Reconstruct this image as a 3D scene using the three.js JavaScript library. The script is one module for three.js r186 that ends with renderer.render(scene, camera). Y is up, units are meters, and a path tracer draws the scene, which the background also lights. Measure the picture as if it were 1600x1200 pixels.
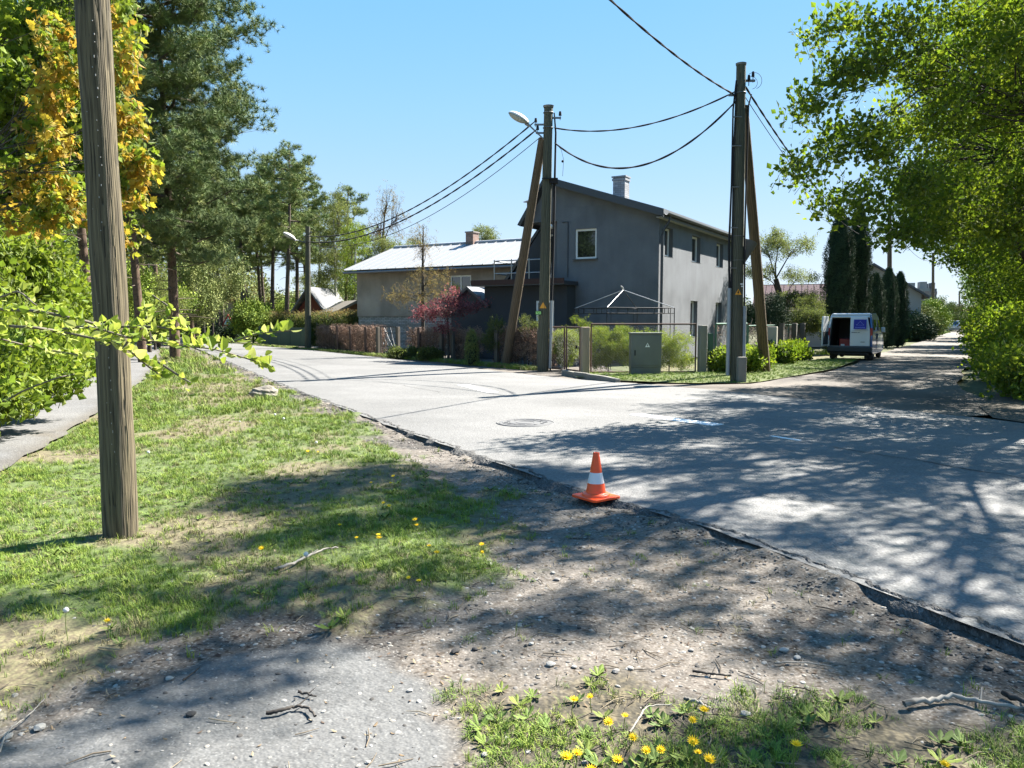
import * as THREE from 'three';
import { mergeGeometries } from 'three/addons/utils/BufferGeometryUtils.js';
import { RoundedBoxGeometry } from 'three/addons/geometries/RoundedBoxGeometry.js';

// ---------------------------------------------------------------- camera, sky, sun, exposure
const scene = new THREE.Scene();
const EYE = 1.6, FOCAL = 1209, PITCH = Math.atan(100 / FOCAL);      // focal length in pixels of the 1600 x 1200 photograph
const camera = new THREE.PerspectiveCamera(2 * Math.atan(600 / FOCAL) * 180 / Math.PI, 4 / 3, 0.05, 2000);
camera.position.set(0, EYE, 0);
camera.rotation.x = -PITCH;
const EXPOSURE = 5.0;
const SUN_AZ = 55 * Math.PI / 180, SUN_EL = 46 * Math.PI / 180;
const sunDir = new THREE.Vector3(Math.sin(SUN_AZ) * Math.cos(SUN_EL), Math.sin(SUN_EL), -Math.cos(SUN_AZ) * Math.cos(SUN_EL));
{ // a clear spring sky: deep blue overhead, pale towards the horizon, brighter round the sun
  const W = 512, H = 256, data = new Float32Array(W * H * 4), v = new THREE.Vector3();
  const mix = (a, b, t) => a + (b - a) * t;
  const zen = [0.08, 0.34, 0.86], mid = [0.155, 0.60, 1.12], hor = [0.98, 1.06, 1.1];
  for (let j = 0; j < H; j++) for (let i = 0; i < W; i++) {
    const up = ((j + 0.5) / H - 0.5) * Math.PI, ro = ((i + 0.5) / W - 0.5) * 2 * Math.PI;
    v.set(Math.cos(ro) * Math.cos(up), Math.sin(up), Math.sin(ro) * Math.cos(up));
    const e = Math.max(0, v.y), t = Math.exp(-e * 5.2), s = Math.min(1, Math.max(0, (e - 0.25) / 0.75));
    const c = Math.max(0, v.dot(sunDir)), g = 0.22 * Math.pow(c, 3) + 0.5 * Math.pow(c, 24);
    for (let k = 0; k < 3; k++) {
      const base = mix(mix(mid[k], zen[k], s), hor[k], t);
      data[(j * W + i) * 4 + k] = (base + g * [0.9, 0.95, 1][k] * (0.35 + 0.65 * t)) / EXPOSURE;
    }
    data[(j * W + i) * 4 + 3] = 1;
  }
  const sky = new THREE.DataTexture(data, W, H, THREE.RGBAFormat, THREE.FloatType);
  sky.mapping = THREE.EquirectangularReflectionMapping;
  sky.magFilter = sky.minFilter = THREE.LinearFilter;
  sky.wrapS = THREE.RepeatWrapping; sky.needsUpdate = true;
  scene.background = sky; scene.environment = sky;
}
const sun = new THREE.DirectionalLight(new THREE.Color(1, 0.95, 0.86), 5);
sun.position.copy(sunDir).multiplyScalar(120);
sun.castShadow = true; sun.shadow.mapSize.set(4096, 4096); sun.shadow.radius = 1;
Object.assign(sun.shadow.camera, { left: -70, right: 70, top: 70, bottom: -70, near: 1, far: 320 });
sun.target.position.set(5, 0, -28);
sun.position.add(sun.target.position);
scene.add(sun, sun.target);
const renderer = new THREE.WebGLRenderer({ antialias: true });
renderer.toneMapping = THREE.LinearToneMapping;
renderer.toneMappingExposure = EXPOSURE;
renderer.shadowMap.enabled = true;

// ---------------------------------------------------------------- helpers
let seed = 12345;
const srand = (s) => { seed = s | 0; };
const R = () => { seed = (seed + 0x6d2b79f5) | 0; let t = Math.imul(seed ^ (seed >>> 15), 1 | seed); t = (t + Math.imul(t ^ (t >>> 7), 61 | t)) ^ t; return ((t ^ (t >>> 14)) >>> 0) / 4294967296; };
const rr = (a, b) => a + (b - a) * R();
const gauss = () => (R() + R() + R() + R() - 2) * 1.0;
const clamp = (x, a = 0, b = 1) => Math.min(b, Math.max(a, x));
const sm = (a, b, x) => { const t = clamp((x - a) / (b - a)); return t * t * (3 - 2 * t); };
const h2 = (x, y) => { let n = Math.imul(x, 374761393) + Math.imul(y, 668265263) | 0; n = Math.imul(n ^ (n >>> 13), 1274126177); return ((n ^ (n >>> 16)) >>> 0) / 4294967296; };
function vn(x, y, p = 0) {                                           // value noise, periodic when p > 0
  const ix = Math.floor(x), iy = Math.floor(y), fx = x - ix, fy = y - iy;
  const u = fx * fx * (3 - 2 * fx), v = fy * fy * (3 - 2 * fy);
  let x0 = ix, x1 = ix + 1, y0 = iy, y1 = iy + 1;
  if (p > 0) { x0 = ((x0 % p) + p) % p; x1 = ((x1 % p) + p) % p; y0 = ((y0 % p) + p) % p; y1 = ((y1 % p) + p) % p; }
  const a = h2(x0, y0), b = h2(x1, y0), c = h2(x0, y1), d = h2(x1, y1);
  return a + (b - a) * u + (c - a) * v + (a - b - c + d) * u * v;
}
function fbm(x, y, o = 4, p = 0) { let s = 0, a = 0.5, t = 0; for (let i = 0; i < o; i++) { s += a * vn(x, y, p); t += a; a *= 0.5; x *= 2; y *= 2; if (p) p *= 2; } return s / t; }
const V = (x, y, d) => new THREE.Vector3(x, y, -d);                  // d: metres in front of the camera
const cP = Math.cos(PITCH), sP = Math.sin(PITCH);
const rayOf = (px, py) => { const x = (px - 800) / FOCAL, y = -(py - 600) / FOCAL; return [x, y * cP - sP, cP + y * sP]; };
const onGround = (px, py, h = 0) => { const r = rayOf(px, py), t = (EYE - h) / -r[1]; return [r[0] * t, r[2] * t]; };   // photo pixel -> ground (x, d)
const at = (px, py, d) => { const r = rayOf(px, py), t = d / r[2]; return V(r[0] * t, EYE + r[1] * t, d); };            // photo pixel at a known distance
const lin = (r, g, b) => new THREE.Color().setRGB(r, g, b);
const std = (c, rough = 0.85, more = {}) => new THREE.MeshStandardMaterial({ color: c, roughness: rough, ...more });
const toSRGB = (v) => { v = clamp(v); return Math.round(255 * (v <= 0.0031308 ? v * 12.92 : 1.055 * Math.pow(v, 1 / 2.4) - 0.055)); };
function tex(w, h, fn, srgb = true) {                                // fn(u, v, i, j) -> linear [r, g, b] (srgb) or one height value
  const d = new Uint8Array(w * h * 4);
  for (let j = 0; j < h; j++) for (let i = 0; i < w; i++) {
    const c = fn(i / w, j / h, i, j), o = (j * w + i) * 4;
    if (srgb) { d[o] = toSRGB(c[0]); d[o + 1] = toSRGB(c[1]); d[o + 2] = toSRGB(c[2]); } else d[o] = d[o + 1] = d[o + 2] = Math.round(255 * clamp(c));
    d[o + 3] = 255;
  }
  const t = new THREE.DataTexture(d, w, h);
  if (srgb) t.colorSpace = THREE.SRGBColorSpace;
  t.wrapS = t.wrapT = THREE.RepeatWrapping; t.magFilter = THREE.LinearFilter; t.minFilter = THREE.LinearFilter; t.needsUpdate = true;
  return t;
}
const used = new Map();
function numbered(name) { const k = used.get(name) ?? -1; used.set(name, k + 1); return k < 0 ? name : `${name}_${String(k + 1).padStart(3, '0')}`; }
function tag(o, label, category, group, kind) {
  if (label) o.userData.label = label;
  if (category) o.userData.category = category;
  if (group) o.userData.group = group;
  if (kind) o.userData.kind = kind;
  return o;
}
function thing(name, label, category, pos = [0, 0, 0], turn = 0, group) {
  const o = new THREE.Group(); o.name = numbered(name); o.position.set(pos[0], pos[1], -pos[2]); o.rotation.y = turn; scene.add(o);
  return tag(o, label, category, group);
}
const prep = (g) => { g = g.index ? g.toNonIndexed() : g; for (const k of Object.keys(g.attributes)) if (!['position', 'normal', 'uv'].includes(k)) g.deleteAttribute(k); if (!g.attributes.uv) g.setAttribute('uv', new THREE.BufferAttribute(new Float32Array(g.attributes.position.count * 2), 2)); if (!g.attributes.normal) g.computeVertexNormals(); return g; };
const join = (list) => mergeGeometries(list.map(prep));
function mesh(name, geo, mat, parent) {
  const m = new THREE.Mesh(Array.isArray(geo) ? (geo.length === 1 ? geo[0] : join(geo)) : geo, mat);
  m.castShadow = m.receiveShadow = true;
  m.name = parent ? name : numbered(name);
  (parent ?? scene).add(m);
  return m;
}
const solo = (name, geo, mat, label, category, group) => tag(mesh(name, geo, mat), label, category, group);
const struct = (name, geo, mat, label) => tag(mesh(name, geo, mat), label, null, null, 'structure');
function box(w, h, d, x = 0, y = 0, z = 0, ry = 0, rx = 0, rz = 0) {  // centred
  const g = new THREE.BoxGeometry(w, h, d);
  { const p = g.attributes.position, n = g.attributes.normal, uv = g.attributes.uv;   // uv in metres
    for (let i = 0; i < p.count; i++) { const ax = Math.abs(n.getX(i)), ay = Math.abs(n.getY(i)); if (ax > 0.5) uv.setXY(i, p.getZ(i) + z, p.getY(i) + y); else if (ay > 0.5) uv.setXY(i, p.getX(i) + x, p.getZ(i) + z); else uv.setXY(i, p.getX(i) + x, p.getY(i) + y); } }
  if (rx) g.rotateX(rx); if (rz) g.rotateZ(rz); if (ry) g.rotateY(ry);
  return g.translate(x, y, z);
}
const span = (x0, x1, y0, y1, z0, z1) => box(x1 - x0, y1 - y0, z1 - z0, (x0 + x1) / 2, (y0 + y1) / 2, (z0 + z1) / 2);
function rod(a, b, r0, r1 = r0, n = 8, cap = true) {                 // tapered cylinder between two points, uv in metres
  const L = a.distanceTo(b), g = new THREE.CylinderGeometry(r1, r0, L, n, 1, !cap), uv = g.attributes.uv;
  for (let i = 0; i < uv.count; i++) uv.setXY(i, uv.getX(i) * 6.283 * r0, uv.getY(i) * L);
  const q = new THREE.Quaternion().setFromUnitVectors(new THREE.Vector3(0, 1, 0), b.clone().sub(a).normalize());
  return g.applyQuaternion(q).translate((a.x + b.x) / 2, (a.y + b.y) / 2, (a.z + b.z) / 2);
}
const P3 = (x, y, z) => new THREE.Vector3(x, y, z);
function limb(pts, rads, n = 6) {                                    // tapered tube through points
  const pos = [], nor = [], uv = [], idx = [], t = new THREE.Vector3(), a = new THREE.Vector3(), b = new THREE.Vector3(), ref = new THREE.Vector3();
  let len = 0;
  for (let i = 0; i < pts.length; i++) {
    t.copy(pts[Math.min(i + 1, pts.length - 1)]).sub(pts[Math.max(i - 1, 0)]).normalize();
    ref.set(0, 1, 0); if (Math.abs(t.y) > 0.9) ref.set(1, 0, 0);
    a.crossVectors(ref, t).normalize(); b.crossVectors(t, a);
    if (i) len += pts[i].distanceTo(pts[i - 1]);
    for (let k = 0; k <= n; k++) {
      const th = k / n * 2 * Math.PI, c = Math.cos(th), s = Math.sin(th), nx = a.x * c + b.x * s, ny = a.y * c + b.y * s, nz = a.z * c + b.z * s;
      pos.push(pts[i].x + nx * rads[i], pts[i].y + ny * rads[i], pts[i].z + nz * rads[i]); nor.push(nx, ny, nz); uv.push(k / n * 6.283 * rads[0], len);
      if (i && k < n) { const o = i * (n + 1) + k, p = o - n - 1; idx.push(p, p + 1, o, p + 1, o + 1, o); }
    }
  }
  const g = new THREE.BufferGeometry();
  g.setAttribute('position', new THREE.Float32BufferAttribute(pos, 3)); g.setAttribute('normal', new THREE.Float32BufferAttribute(nor, 3)); g.setAttribute('uv', new THREE.Float32BufferAttribute(uv, 2)); g.setIndex(idx);
  return g;
}
function polyGeo(pts, holes = []) {                                  // flat polygon in x, d laid on the ground (normal up), uv in metres
  const s = new THREE.Shape(pts.map((p) => new THREE.Vector2(p[0], p[1])));
  const g = new THREE.ShapeGeometry(s); g.rotateX(-Math.PI / 2); return g;
}
function plate(pts, thick, bevel = 0) {                              // outline in x, y extruded along +z
  const s = new THREE.Shape(pts.map((p) => new THREE.Vector2(p[0], p[1])));
  return new THREE.ExtrudeGeometry(s, { depth: thick, bevelEnabled: bevel > 0, bevelThickness: bevel, bevelSize: bevel, bevelSegments: 2, curveSegments: 8 });
}
function copyOf(o, pos, turn, label, scale) {
  const c = o.clone(); c.name = numbered(o.name.replace(/_\d{3}$/, '')); c.userData = { ...o.userData };
  c.position.set(pos[0], pos[1], -pos[2]); c.rotation.y = turn; if (scale) c.scale.setScalar(scale); if (label) c.userData.label = label; scene.add(c);
  return c;
}
// signed distance to a polygon of [x, d] points, positive inside
function polyDist(P, x, y) {
  let d = 1e9, inside = false;
  for (let i = 0, j = P.length - 1; i < P.length; j = i++) {
    const [ax, ay] = P[j], [bx, by] = P[i], ex = bx - ax, ey = by - ay, wx = x - ax, wy = y - ay, t = clamp((wx * ex + wy * ey) / (ex * ex + ey * ey));
    d = Math.min(d, (wx - ex * t) ** 2 + (wy - ey * t) ** 2);
    if ((ay > y) !== (by > y) && x < (bx - ax) * (y - ay) / (by - ay) + ax) inside = !inside;
  }
  d = Math.sqrt(d); return inside ? d : -d;
}
// thousands of copies of one small shape: leaves, needles, grass
const MM = new THREE.Matrix4(), QQ = new THREE.Quaternion(), EE = new THREE.Euler(), SS = new THREE.Vector3();
function scatter(name, geo, mat, list, parent, kind = 'stuff') {     // list: [Vector3, scale, yaw, tiltX, tiltZ, Color, stretchY]
  const im = new THREE.InstancedMesh(geo, mat, list.length);
  list.forEach(([p, s, ya, tx, tz, c, sy], i) => { EE.set(tx, ya, tz, 'YXZ'); QQ.setFromEuler(EE); SS.set(s, s * (sy ?? 1), s); MM.compose(p, QQ, SS); im.setMatrixAt(i, MM); if (c) im.setColorAt(i, c); });
  im.instanceMatrix.needsUpdate = true; im.castShadow = im.receiveShadow = true; im.frustumCulled = false;
  im.name = parent ? name : numbered(name); if (kind) im.userData.kind = kind;
  (parent ?? scene).add(im);
  return im;
}

// ---------------------------------------------------------------- ground: verge, lawn, roads, paths
const G = (list) => list.map(([x, y]) => onGround(x, y));
const LAWN = G([[0, 1165], [60, 1125], [180, 1050], [300, 1000], [420, 985], [560, 972], [680, 955], [740, 915], [800, 860], [815, 820], [770, 770], [690, 745], [645, 712], [570, 678], [540, 652], [425, 609], [345, 571], [296, 549], [200, 545], [-300, 545], [-1500, 700], [-1500, 1165]]);
const LOWER = G([[690, 1085], [760, 1062], [840, 1085], [980, 1058], [1100, 1095], [1240, 1072], [1340, 1070], [1420, 1105], [1600, 1125], [2200, 1140], [2200, 1300], [720, 1300], [740, 1160]]);
const TARMAC = G([[-60, 1195], [120, 1112], [260, 1052], [380, 1018], [480, 1000], [600, 1020], [660, 1060], [700, 1120], [708, 1200], [700, 1320], [-300, 1320]]);
const bare = (x, d) => fbm(x * 0.9 + 7, d * 0.9, 4);                  // worn patches of the lawn
function zones(x, d) {                                                // [lawn, lower grass, old tarmac]
  const w = (fbm(x * 2.3, d * 2.3, 4) - 0.5) * 0.7;
  const a = polyDist(LAWN, x, d) + w * (1.15 + 0.05 * d), b = d < 5 ? polyDist(LOWER, x, d) + w * 0.5 : -9, c = d < 5 ? polyDist(TARMAC, x, d) + w * 0.5 : -9;
  return [sm(-0.10, 0.16, a), sm(-0.12, 0.12, b), sm(-0.07, 0.09, c)];
}
const DRY = (x, d) => sm(0.43, 0.6, bare(x, d)) * 0.95;
const groundTex = (x0, x1, d0, d1, N) => {
  const colour = (u, v) => {
    const x = x0 + (x1 - x0) * u, d = d0 + (d1 - d0) * v, [l, b, t] = zones(x, d);
    const n1 = fbm(x * 3, d * 3, 4), n2 = vn(x * 38, d * 38), n3 = vn(x * 95 + 3, d * 95), n4 = vn(x * 160, d * 160 + 9), big = fbm(x * 0.8 + 3, d * 0.8, 3);
    // trodden dirt with fine gravel
    let c = [0.104 + 0.06 * (n1 - 0.5), 0.089 + 0.055 * (n1 - 0.5), 0.074 + 0.05 * (n1 - 0.5)];
    const dark = 1 - 0.6 * sm(0.48, 0.62, big) * (0.6 + 0.4 * sm(0.4, 0.6, n1)), gr = sm(0.74, 0.94, n3) * 0.11 + sm(0.8, 0.95, n4) * 0.09 - sm(0.68, 0.9, vn(x * 60 + 40, d * 60)) * 0.09;
    c = c.map((q, k) => q * dark * (0.8 + 0.4 * n2) + Math.max(-0.05, gr) * [1, 0.96, 0.9][k]);
    // thatch and soil under the grass
    const dry = DRY(x, d), soil = [0.095, 0.075, 0.045], straw = [0.135, 0.118, 0.062], moss = [0.055, 0.095, 0.014];
    const st = sm(0.35, 0.7, vn(x * 70 + 5, d * 40)), g = l * 1;
    const lawn = [0, 1, 2].map((k) => { const grn = moss[k] * (0.7 + 0.6 * n2), br = soil[k] + (straw[k] - soil[k]) * st; const m = clamp(0.25 + 0.75 * dry); return (grn * (1 - m) + br * m) * (0.75 + 0.5 * n3); });
    const low = [0.04 + 0.045 * st, 0.034 + 0.036 * st, 0.022 + 0.02 * st].map((q) => q * (0.6 + 0.8 * n3));
    // old, weathered tarmac
    const sp = sm(0.76, 0.97, n4) * 0.07 + sm(0.85, 0.97, n3) * 0.05, tq = 0.090 + 0.035 * (n1 - 0.5) + 0.03 * (n2 - 0.5);
    const fine = d < 4.8 ? vn(x * 230, d * 230) : 0.5, tar = [tq + sp, tq * 1.0 + sp, tq * 0.98 + sp * 0.95].map((q) => q * (0.72 + 0.56 * fine));
    c = c.map((q) => q * (0.74 + 0.52 * fine));
    let out = c.map((q, k) => q * (1 - g) + lawn[k] * g);
    out = out.map((q, k) => q * (1 - b) + low[k] * b);
    out = out.map((q, k) => q * (1 - t) + tar[k] * t);
    return out;
  };
  return tex(N, N, colour);
};
const fineBump = tex(512, 512, (u, v) => 0.45 * vn(u * 128, v * 128, 128) + 0.35 * vn(u * 48 + 5, v * 48, 48) + 0.2 * vn(u * 240, v * 240, 240), false);
function groundSheet(name, x0, x1, d0, d1, nx, nd, N, label, relief) {
  const g = new THREE.PlaneGeometry(1, 1, nx, nd), p = g.attributes.position, uv = g.attributes.uv;
  for (let i = 0; i < p.count; i++) {
    const u = p.getX(i) + 0.5, v = p.getY(i) + 0.5, x = x0 + (x1 - x0) * u, d = d0 + (d1 - d0) * v, [l, , t] = zones(x, d);
    p.setXYZ(i, x, relief(x, d, l, t), -d); uv.setXY(i, u, v);
  }
  g.computeVertexNormals();
  const map = groundTex(x0, x1, d0, d1, N); map.wrapS = map.wrapT = THREE.ClampToEdgeWrapping;
  const bump = fineBump.clone(); bump.repeat.set((x1 - x0) / 1.6, (d1 - d0) / 1.6); bump.needsUpdate = true;
  return struct(name, g, std(0xffffff, 0.97, { map, bumpMap: bump, bumpScale: 0.007 }), label);
}
const spline = (pts, n) => { const c = new THREE.CatmullRomCurve3(pts.map(([x, d]) => new THREE.Vector3(x, 0, d)), false, 'centripetal'); return c.getSpacedPoints(n).map((p) => [p.x, p.z]); };
const NEAR_EDGE = [[9, -9], [5.2, -1.5], [3.9, 1.0], [2.47, 3.61], [1.46, 5.77], [0.79, 6.75], [-0.29, 8.64], [-1.43, 10.69], [-2.57, 12.85], [-5.94, 19.34], [-11.1, 29.8], [-20.5, 48.6], [-38, 78]];
const ROAD_Y = 0.036;
const notRoad = (() => { const E = spline(NEAR_EDGE, 120); return (x, d) => { let b = 1e9, s = 1; for (let i = 1; i < E.length; i++) { const dx = E[i][0] - E[i - 1][0], dy = E[i][1] - E[i - 1][1], wx = x - E[i - 1][0], wy = d - E[i - 1][1], t = clamp((wx * dx + wy * dy) / (dx * dx + dy * dy)), q = Math.hypot(wx - dx * t, wy - dy * t); if (q < b) { b = q; s = dx * wy - dy * wx; } } return s > 0 ? b : -b; }; })();
const side = notRoad(-5, 8) > 0 ? 1 : -1;
const bank = (x, d) => { if (d > 30 || x > 5) return 0; const q = side * notRoad(x, d); if (q > 0.8) return 0; return ROAD_Y * 1.45 * sm(0.7, 0.02, q) * sm(-0.12, -0.03, q) * (1 - sm(0.40, 0.56, 0.6 * fbm(x * 0.8 + 31, d * 0.8, 3) + 0.4 * fbm(x * 3.5, d * 3.5, 3)) * sm(15, 9, d)); };   // dirt piled against the edge of the asphalt
const relief = (x, d, l = 0, t = 0) => -0.012 + 0.05 * (fbm(x * 0.7 + 2, d * 0.7 + 5, 3) - 0.5) * sm(30, 6, d) + (fbm(x * 7, d * 7, 3) - 0.5) * 0.018 * (1 - t) + l * 0.03 + bank(x, d);
const groundY = (x, d) => relief(x, d, ...((z) => [z[0], z[2]])(zones(x, d)));
groundSheet('verge', -4.6, 4.6, 1.4, 4.8, 260, 110, 1600, 'trodden dirt verge with an old tarmac patch', relief);
groundSheet('verge', -7, 5.2, 4.8, 9, 260, 120, 1100, 'worn grass verge beside the broken road edge', relief);
groundSheet('lawn', -30, 3.2, 9, 48, 120, 140, 1200, 'roadside lawn with dry worn patches', relief);
{ // everything beyond
  const T = tex(512, 512, (u, v) => { const n = fbm(u * 8, v * 8, 4, 8), m = vn(u * 128, v * 128, 128), k = sm(0.4, 0.65, n); return [0.06 + 0.04 * k, 0.07 + 0.02 * k, 0.024 + 0.015 * k].map((q) => q * (0.65 + 0.7 * m)); });
  T.repeat.set(200, 200);
  const g = new THREE.PlaneGeometry(1600, 1600); g.rotateX(-Math.PI / 2); g.translate(0, -0.06, -300);
  struct('ground', g, std(0xffffff, 1, { map: T }), 'grassy ground reaching to the horizon');
}
// asphalt
const asphaltTex = tex(1024, 1024, (u, v) => {
  const a = vn(u * 340, v * 340, 340), b = vn(u * 170 + 7, v * 170, 170), c = fbm(u * 6, v * 6, 4, 6), l = sm(0.78, 0.98, vn(u * 250 + 3, v * 250, 250));
  const q = 0.122 + 0.06 * (a - 0.5) + 0.045 * (b - 0.5) + 0.035 * (c - 0.5) + 0.08 * l - 0.04 * sm(0.8, 1, vn(u * 210, v * 210 + 9, 210));
  return [q * 1.0, q * 0.985, q * 0.965];
});
const asphaltBump = tex(512, 512, (u, v) => 0.6 * vn(u * 170, v * 170, 170) + 0.4 * vn(u * 90 + 3, v * 90, 90), false);
const asphaltMat = (() => { const m = asphaltTex.clone(), b = asphaltBump.clone(); m.repeat.set(1 / 3, 1 / 3); b.repeat.set(1 / 1.5, 1 / 1.5); m.needsUpdate = b.needsUpdate = true; return std(0xffffff, 0.82, { map: m, bumpMap: b, bumpScale: 0.006, vertexColors: true }); })();
function strip(left, right, n, across, yOf, tint, roughEdge = 0.03) { // a surface between two edge lines, uv in metres
  const A = spline(left, n), B = spline(right, n), pos = [], uv = [], col = [], idx = [];
  for (let i = 0; i <= n; i++) for (let k = 0; k <= across; k++) {
    const t = k / across, w = (k === 0 ? -1 : k === across ? 1 : 0) * (fbm(A[i][0] * 3.1, A[i][1] * 3.1, 4) - 0.5) * 2 * roughEdge, dx = B[i][0] - A[i][0], dd = B[i][1] - A[i][1], L = Math.hypot(dx, dd);
    const x = A[i][0] + dx * t + dx / L * w, d = A[i][1] + dd * t + dd / L * w;
    pos.push(x, yOf(t, x, d), -d); uv.push(x, d); col.push(...tint(t, x, d));
    if (i && k) { const o = i * (across + 1) + k, p = o - across - 1; idx.push(p - 1, o - 1, p, p, o - 1, o); }
  }
  const g = new THREE.BufferGeometry();
  g.setAttribute('position', new THREE.Float32BufferAttribute(pos, 3)); g.setAttribute('uv', new THREE.Float32BufferAttribute(uv, 2)); g.setAttribute('color', new THREE.Float32BufferAttribute(col, 3)); g.setIndex(idx); g.computeVertexNormals();
  if (g.attributes.normal.getY(0) < 0) { const q = g.index.array; for (let i = 0; i < q.length; i += 3) [q[i], q[i + 1]] = [q[i + 1], q[i]]; g.computeVertexNormals(); }
  return { g, A, B };
}
const FAR_EDGE = [[19, -10], [12.5, 1], [10.2, 6], [7.93, 11.89], [6.8, 13.9], [5.6, 16.0], [4.2, 18.1], [1.71, 20.7], [0, 23.33], [-2.23, 26.92], [-5.35, 32.33], [-10.37, 40.44], [-15.66, 47.6], [-32, 75]];
{
  const rd = strip(NEAR_EDGE, FAR_EDGE, 420, 22, (t) => ROAD_Y + 0.05 * 4 * t * (1 - t) * 0.5 - (t > 0.97 ? 0.02 : 0), (t, x, d) => { const n = fbm(x * 0.35, d * 0.35, 4) - 0.5, w = 0.5 + 0.5 * Math.cos((t - 0.27) * 2 * Math.PI * 2.2); const q = 1 + 0.3 * n + 0.06 * w - 0.10 * sm(0.57, 0.62, fbm(x * 0.55 + 40, d * 0.55, 2)) + 0.09 * (vn(x * 1.7, d * 1.7) - 0.5); return [q, q, q * 0.99]; }, 0.05);
  const road = struct('main_road', rd.g, asphaltMat, 'grey asphalt main road');
  // the broken, unworn black edge of the asphalt along the verge
  const Q = spline(NEAR_EDGE, 3600).filter(([x, d]) => d > 1.2 && d < 30), pos = [], idx = [], uv = [], M = 7; srand(17);
  Q.forEach(([x, d], i) => {
    const [ax, ad] = Q[Math.max(0, i - 3)], [bx, bd] = Q[Math.min(Q.length - 1, i + 3)], L = Math.hypot(bx - ax, bd - ad), ox = -Math.abs(bd - ad) / L, od = -Math.abs(bx - ax) / L, near = sm(26, 7, d);
    const n1 = fbm(x * 1.1 + 9, d * 1.1, 3), n2 = fbm(x * 9, d * 9, 4), n3 = fbm(x * 3 + 4, d * 3, 3), wide = (0.005 + 0.14 * sm(0.40, 0.66, 0.65 * n1 + 0.35 * n3)) * (0.3 + 0.7 * near) + 0.05 * (n3 - 0.5), inner = -0.09 + 0.2 * (n2 - 0.5) + 0.1 * (n3 - 0.5);
    for (let k = 0; k <= M; k++) { const t = k / M, f = inner + (wide - inner) * t + (k && k < M ? (R() - 0.5) * 0.02 : 0) + (k === M ? 0.16 * (n2 - 0.5) : 0), drop = sm(0.3, 1, t), yy = k === 0 ? ROAD_Y - 0.006 : k === 1 ? ROAD_Y + 0.006 : k === M ? -0.05 : ROAD_Y + 0.006 - (ROAD_Y + 0.012) * drop + (R() - 0.5) * 0.026; pos.push(x + ox * f, yy, -(d + od * f)); uv.push(x * 1.6 + f, d * 1.6 + t * 0.2); if (i && k) { const q = i * (M + 1) + k, p = q - M - 1; idx.push(p - 1, p, q - 1, p, q, q - 1); } }
  });
  const g = new THREE.BufferGeometry(); g.setAttribute('position', new THREE.Float32BufferAttribute(pos, 3)); g.setAttribute('uv', new THREE.Float32BufferAttribute(uv, 2)); g.setIndex(idx); g.computeVertexNormals();
  mesh('broken_edge', g, std(0xffffff, 0.95, { map: tex(256, 256, (u, v) => { const q = 0.062 + 0.06 * (vn(u * 90, v * 90, 90) - 0.3) + 0.09 * sm(0.75, 1, vn(u * 60 + 3, v * 60, 60)); return [q, q * 0.97, q * 0.93]; }), bumpMap: fineBump, bumpScale: 0.02 }), road);
}
{ // side street: older, browner surface, patched
  const L = [[2.6, 19.2], [4.6, 18.9], [5.75, 19.1], [7.85, 21.5], [10.5, 24.9], [16.6, 35.3], [28, 53.6], [54.6, 97], [93, 160], [180, 300]];
  const Rr = [[6.6, 12.6], [8.9, 13.2], [9.4, 15.2], [10.4, 17.8], [19.3, 32.3], [29.3, 48.6], [59.4, 97.3], [99, 161], [187, 300]];
  const m = asphaltMat.clone();
  const st = strip(L, Rr, 300, 14, () => ROAD_Y - 0.012, (t, x, d) => { const n = fbm(x * 0.5, d * 0.5, 4), k = sm(0.42, 0.62, fbm(x * 1.6 + 4, d * 1.6, 4)); return [0.72 - 0.36 * k + 0.3 * (n - 0.5), 0.61 - 0.33 * k + 0.28 * (n - 0.5), 0.49 - 0.28 * k + 0.25 * (n - 0.5)]; }, 0.22);
  struct('side_street', st.g, m, 'patched narrow side street of old asphalt');
}
{ // dashes of the centre line
  const M = tex(256, 256, (u, v) => { const n = fbm(u * 24, v * 24, 4, 24), q = 0.75 - 0.4 * sm(0.54, 0.7, n); return [q, q, q]; });
  const dash = (a, b, w, h) => { const A = new THREE.Vector3(a[0], 0, -a[1]), B = new THREE.Vector3(b[0], 0, -b[1]), L = A.distanceTo(B), g = box(w, 0.006, L); g.rotateY(Math.atan2(B.x - A.x, B.z - A.z)); g.translate((A.x + B.x) / 2, h, (A.z + B.z) / 2); return g; };
  const mm = std(0xffffff, 0.7, { map: M });
  const y = ROAD_Y + 0.028;
  [[onGround(992, 647, y), onGround(1122, 664, y)], [onGround(722, 601, y), onGround(770, 613, y)], [onGround(1204, 681, y), onGround(1250, 688, y)]].forEach(([a, b], i) => struct('road_marking', dash(a, b, i === 2 ? 0.06 : 0.27, y), mm, 'white centre line dash painted on the road'));
}
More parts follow.
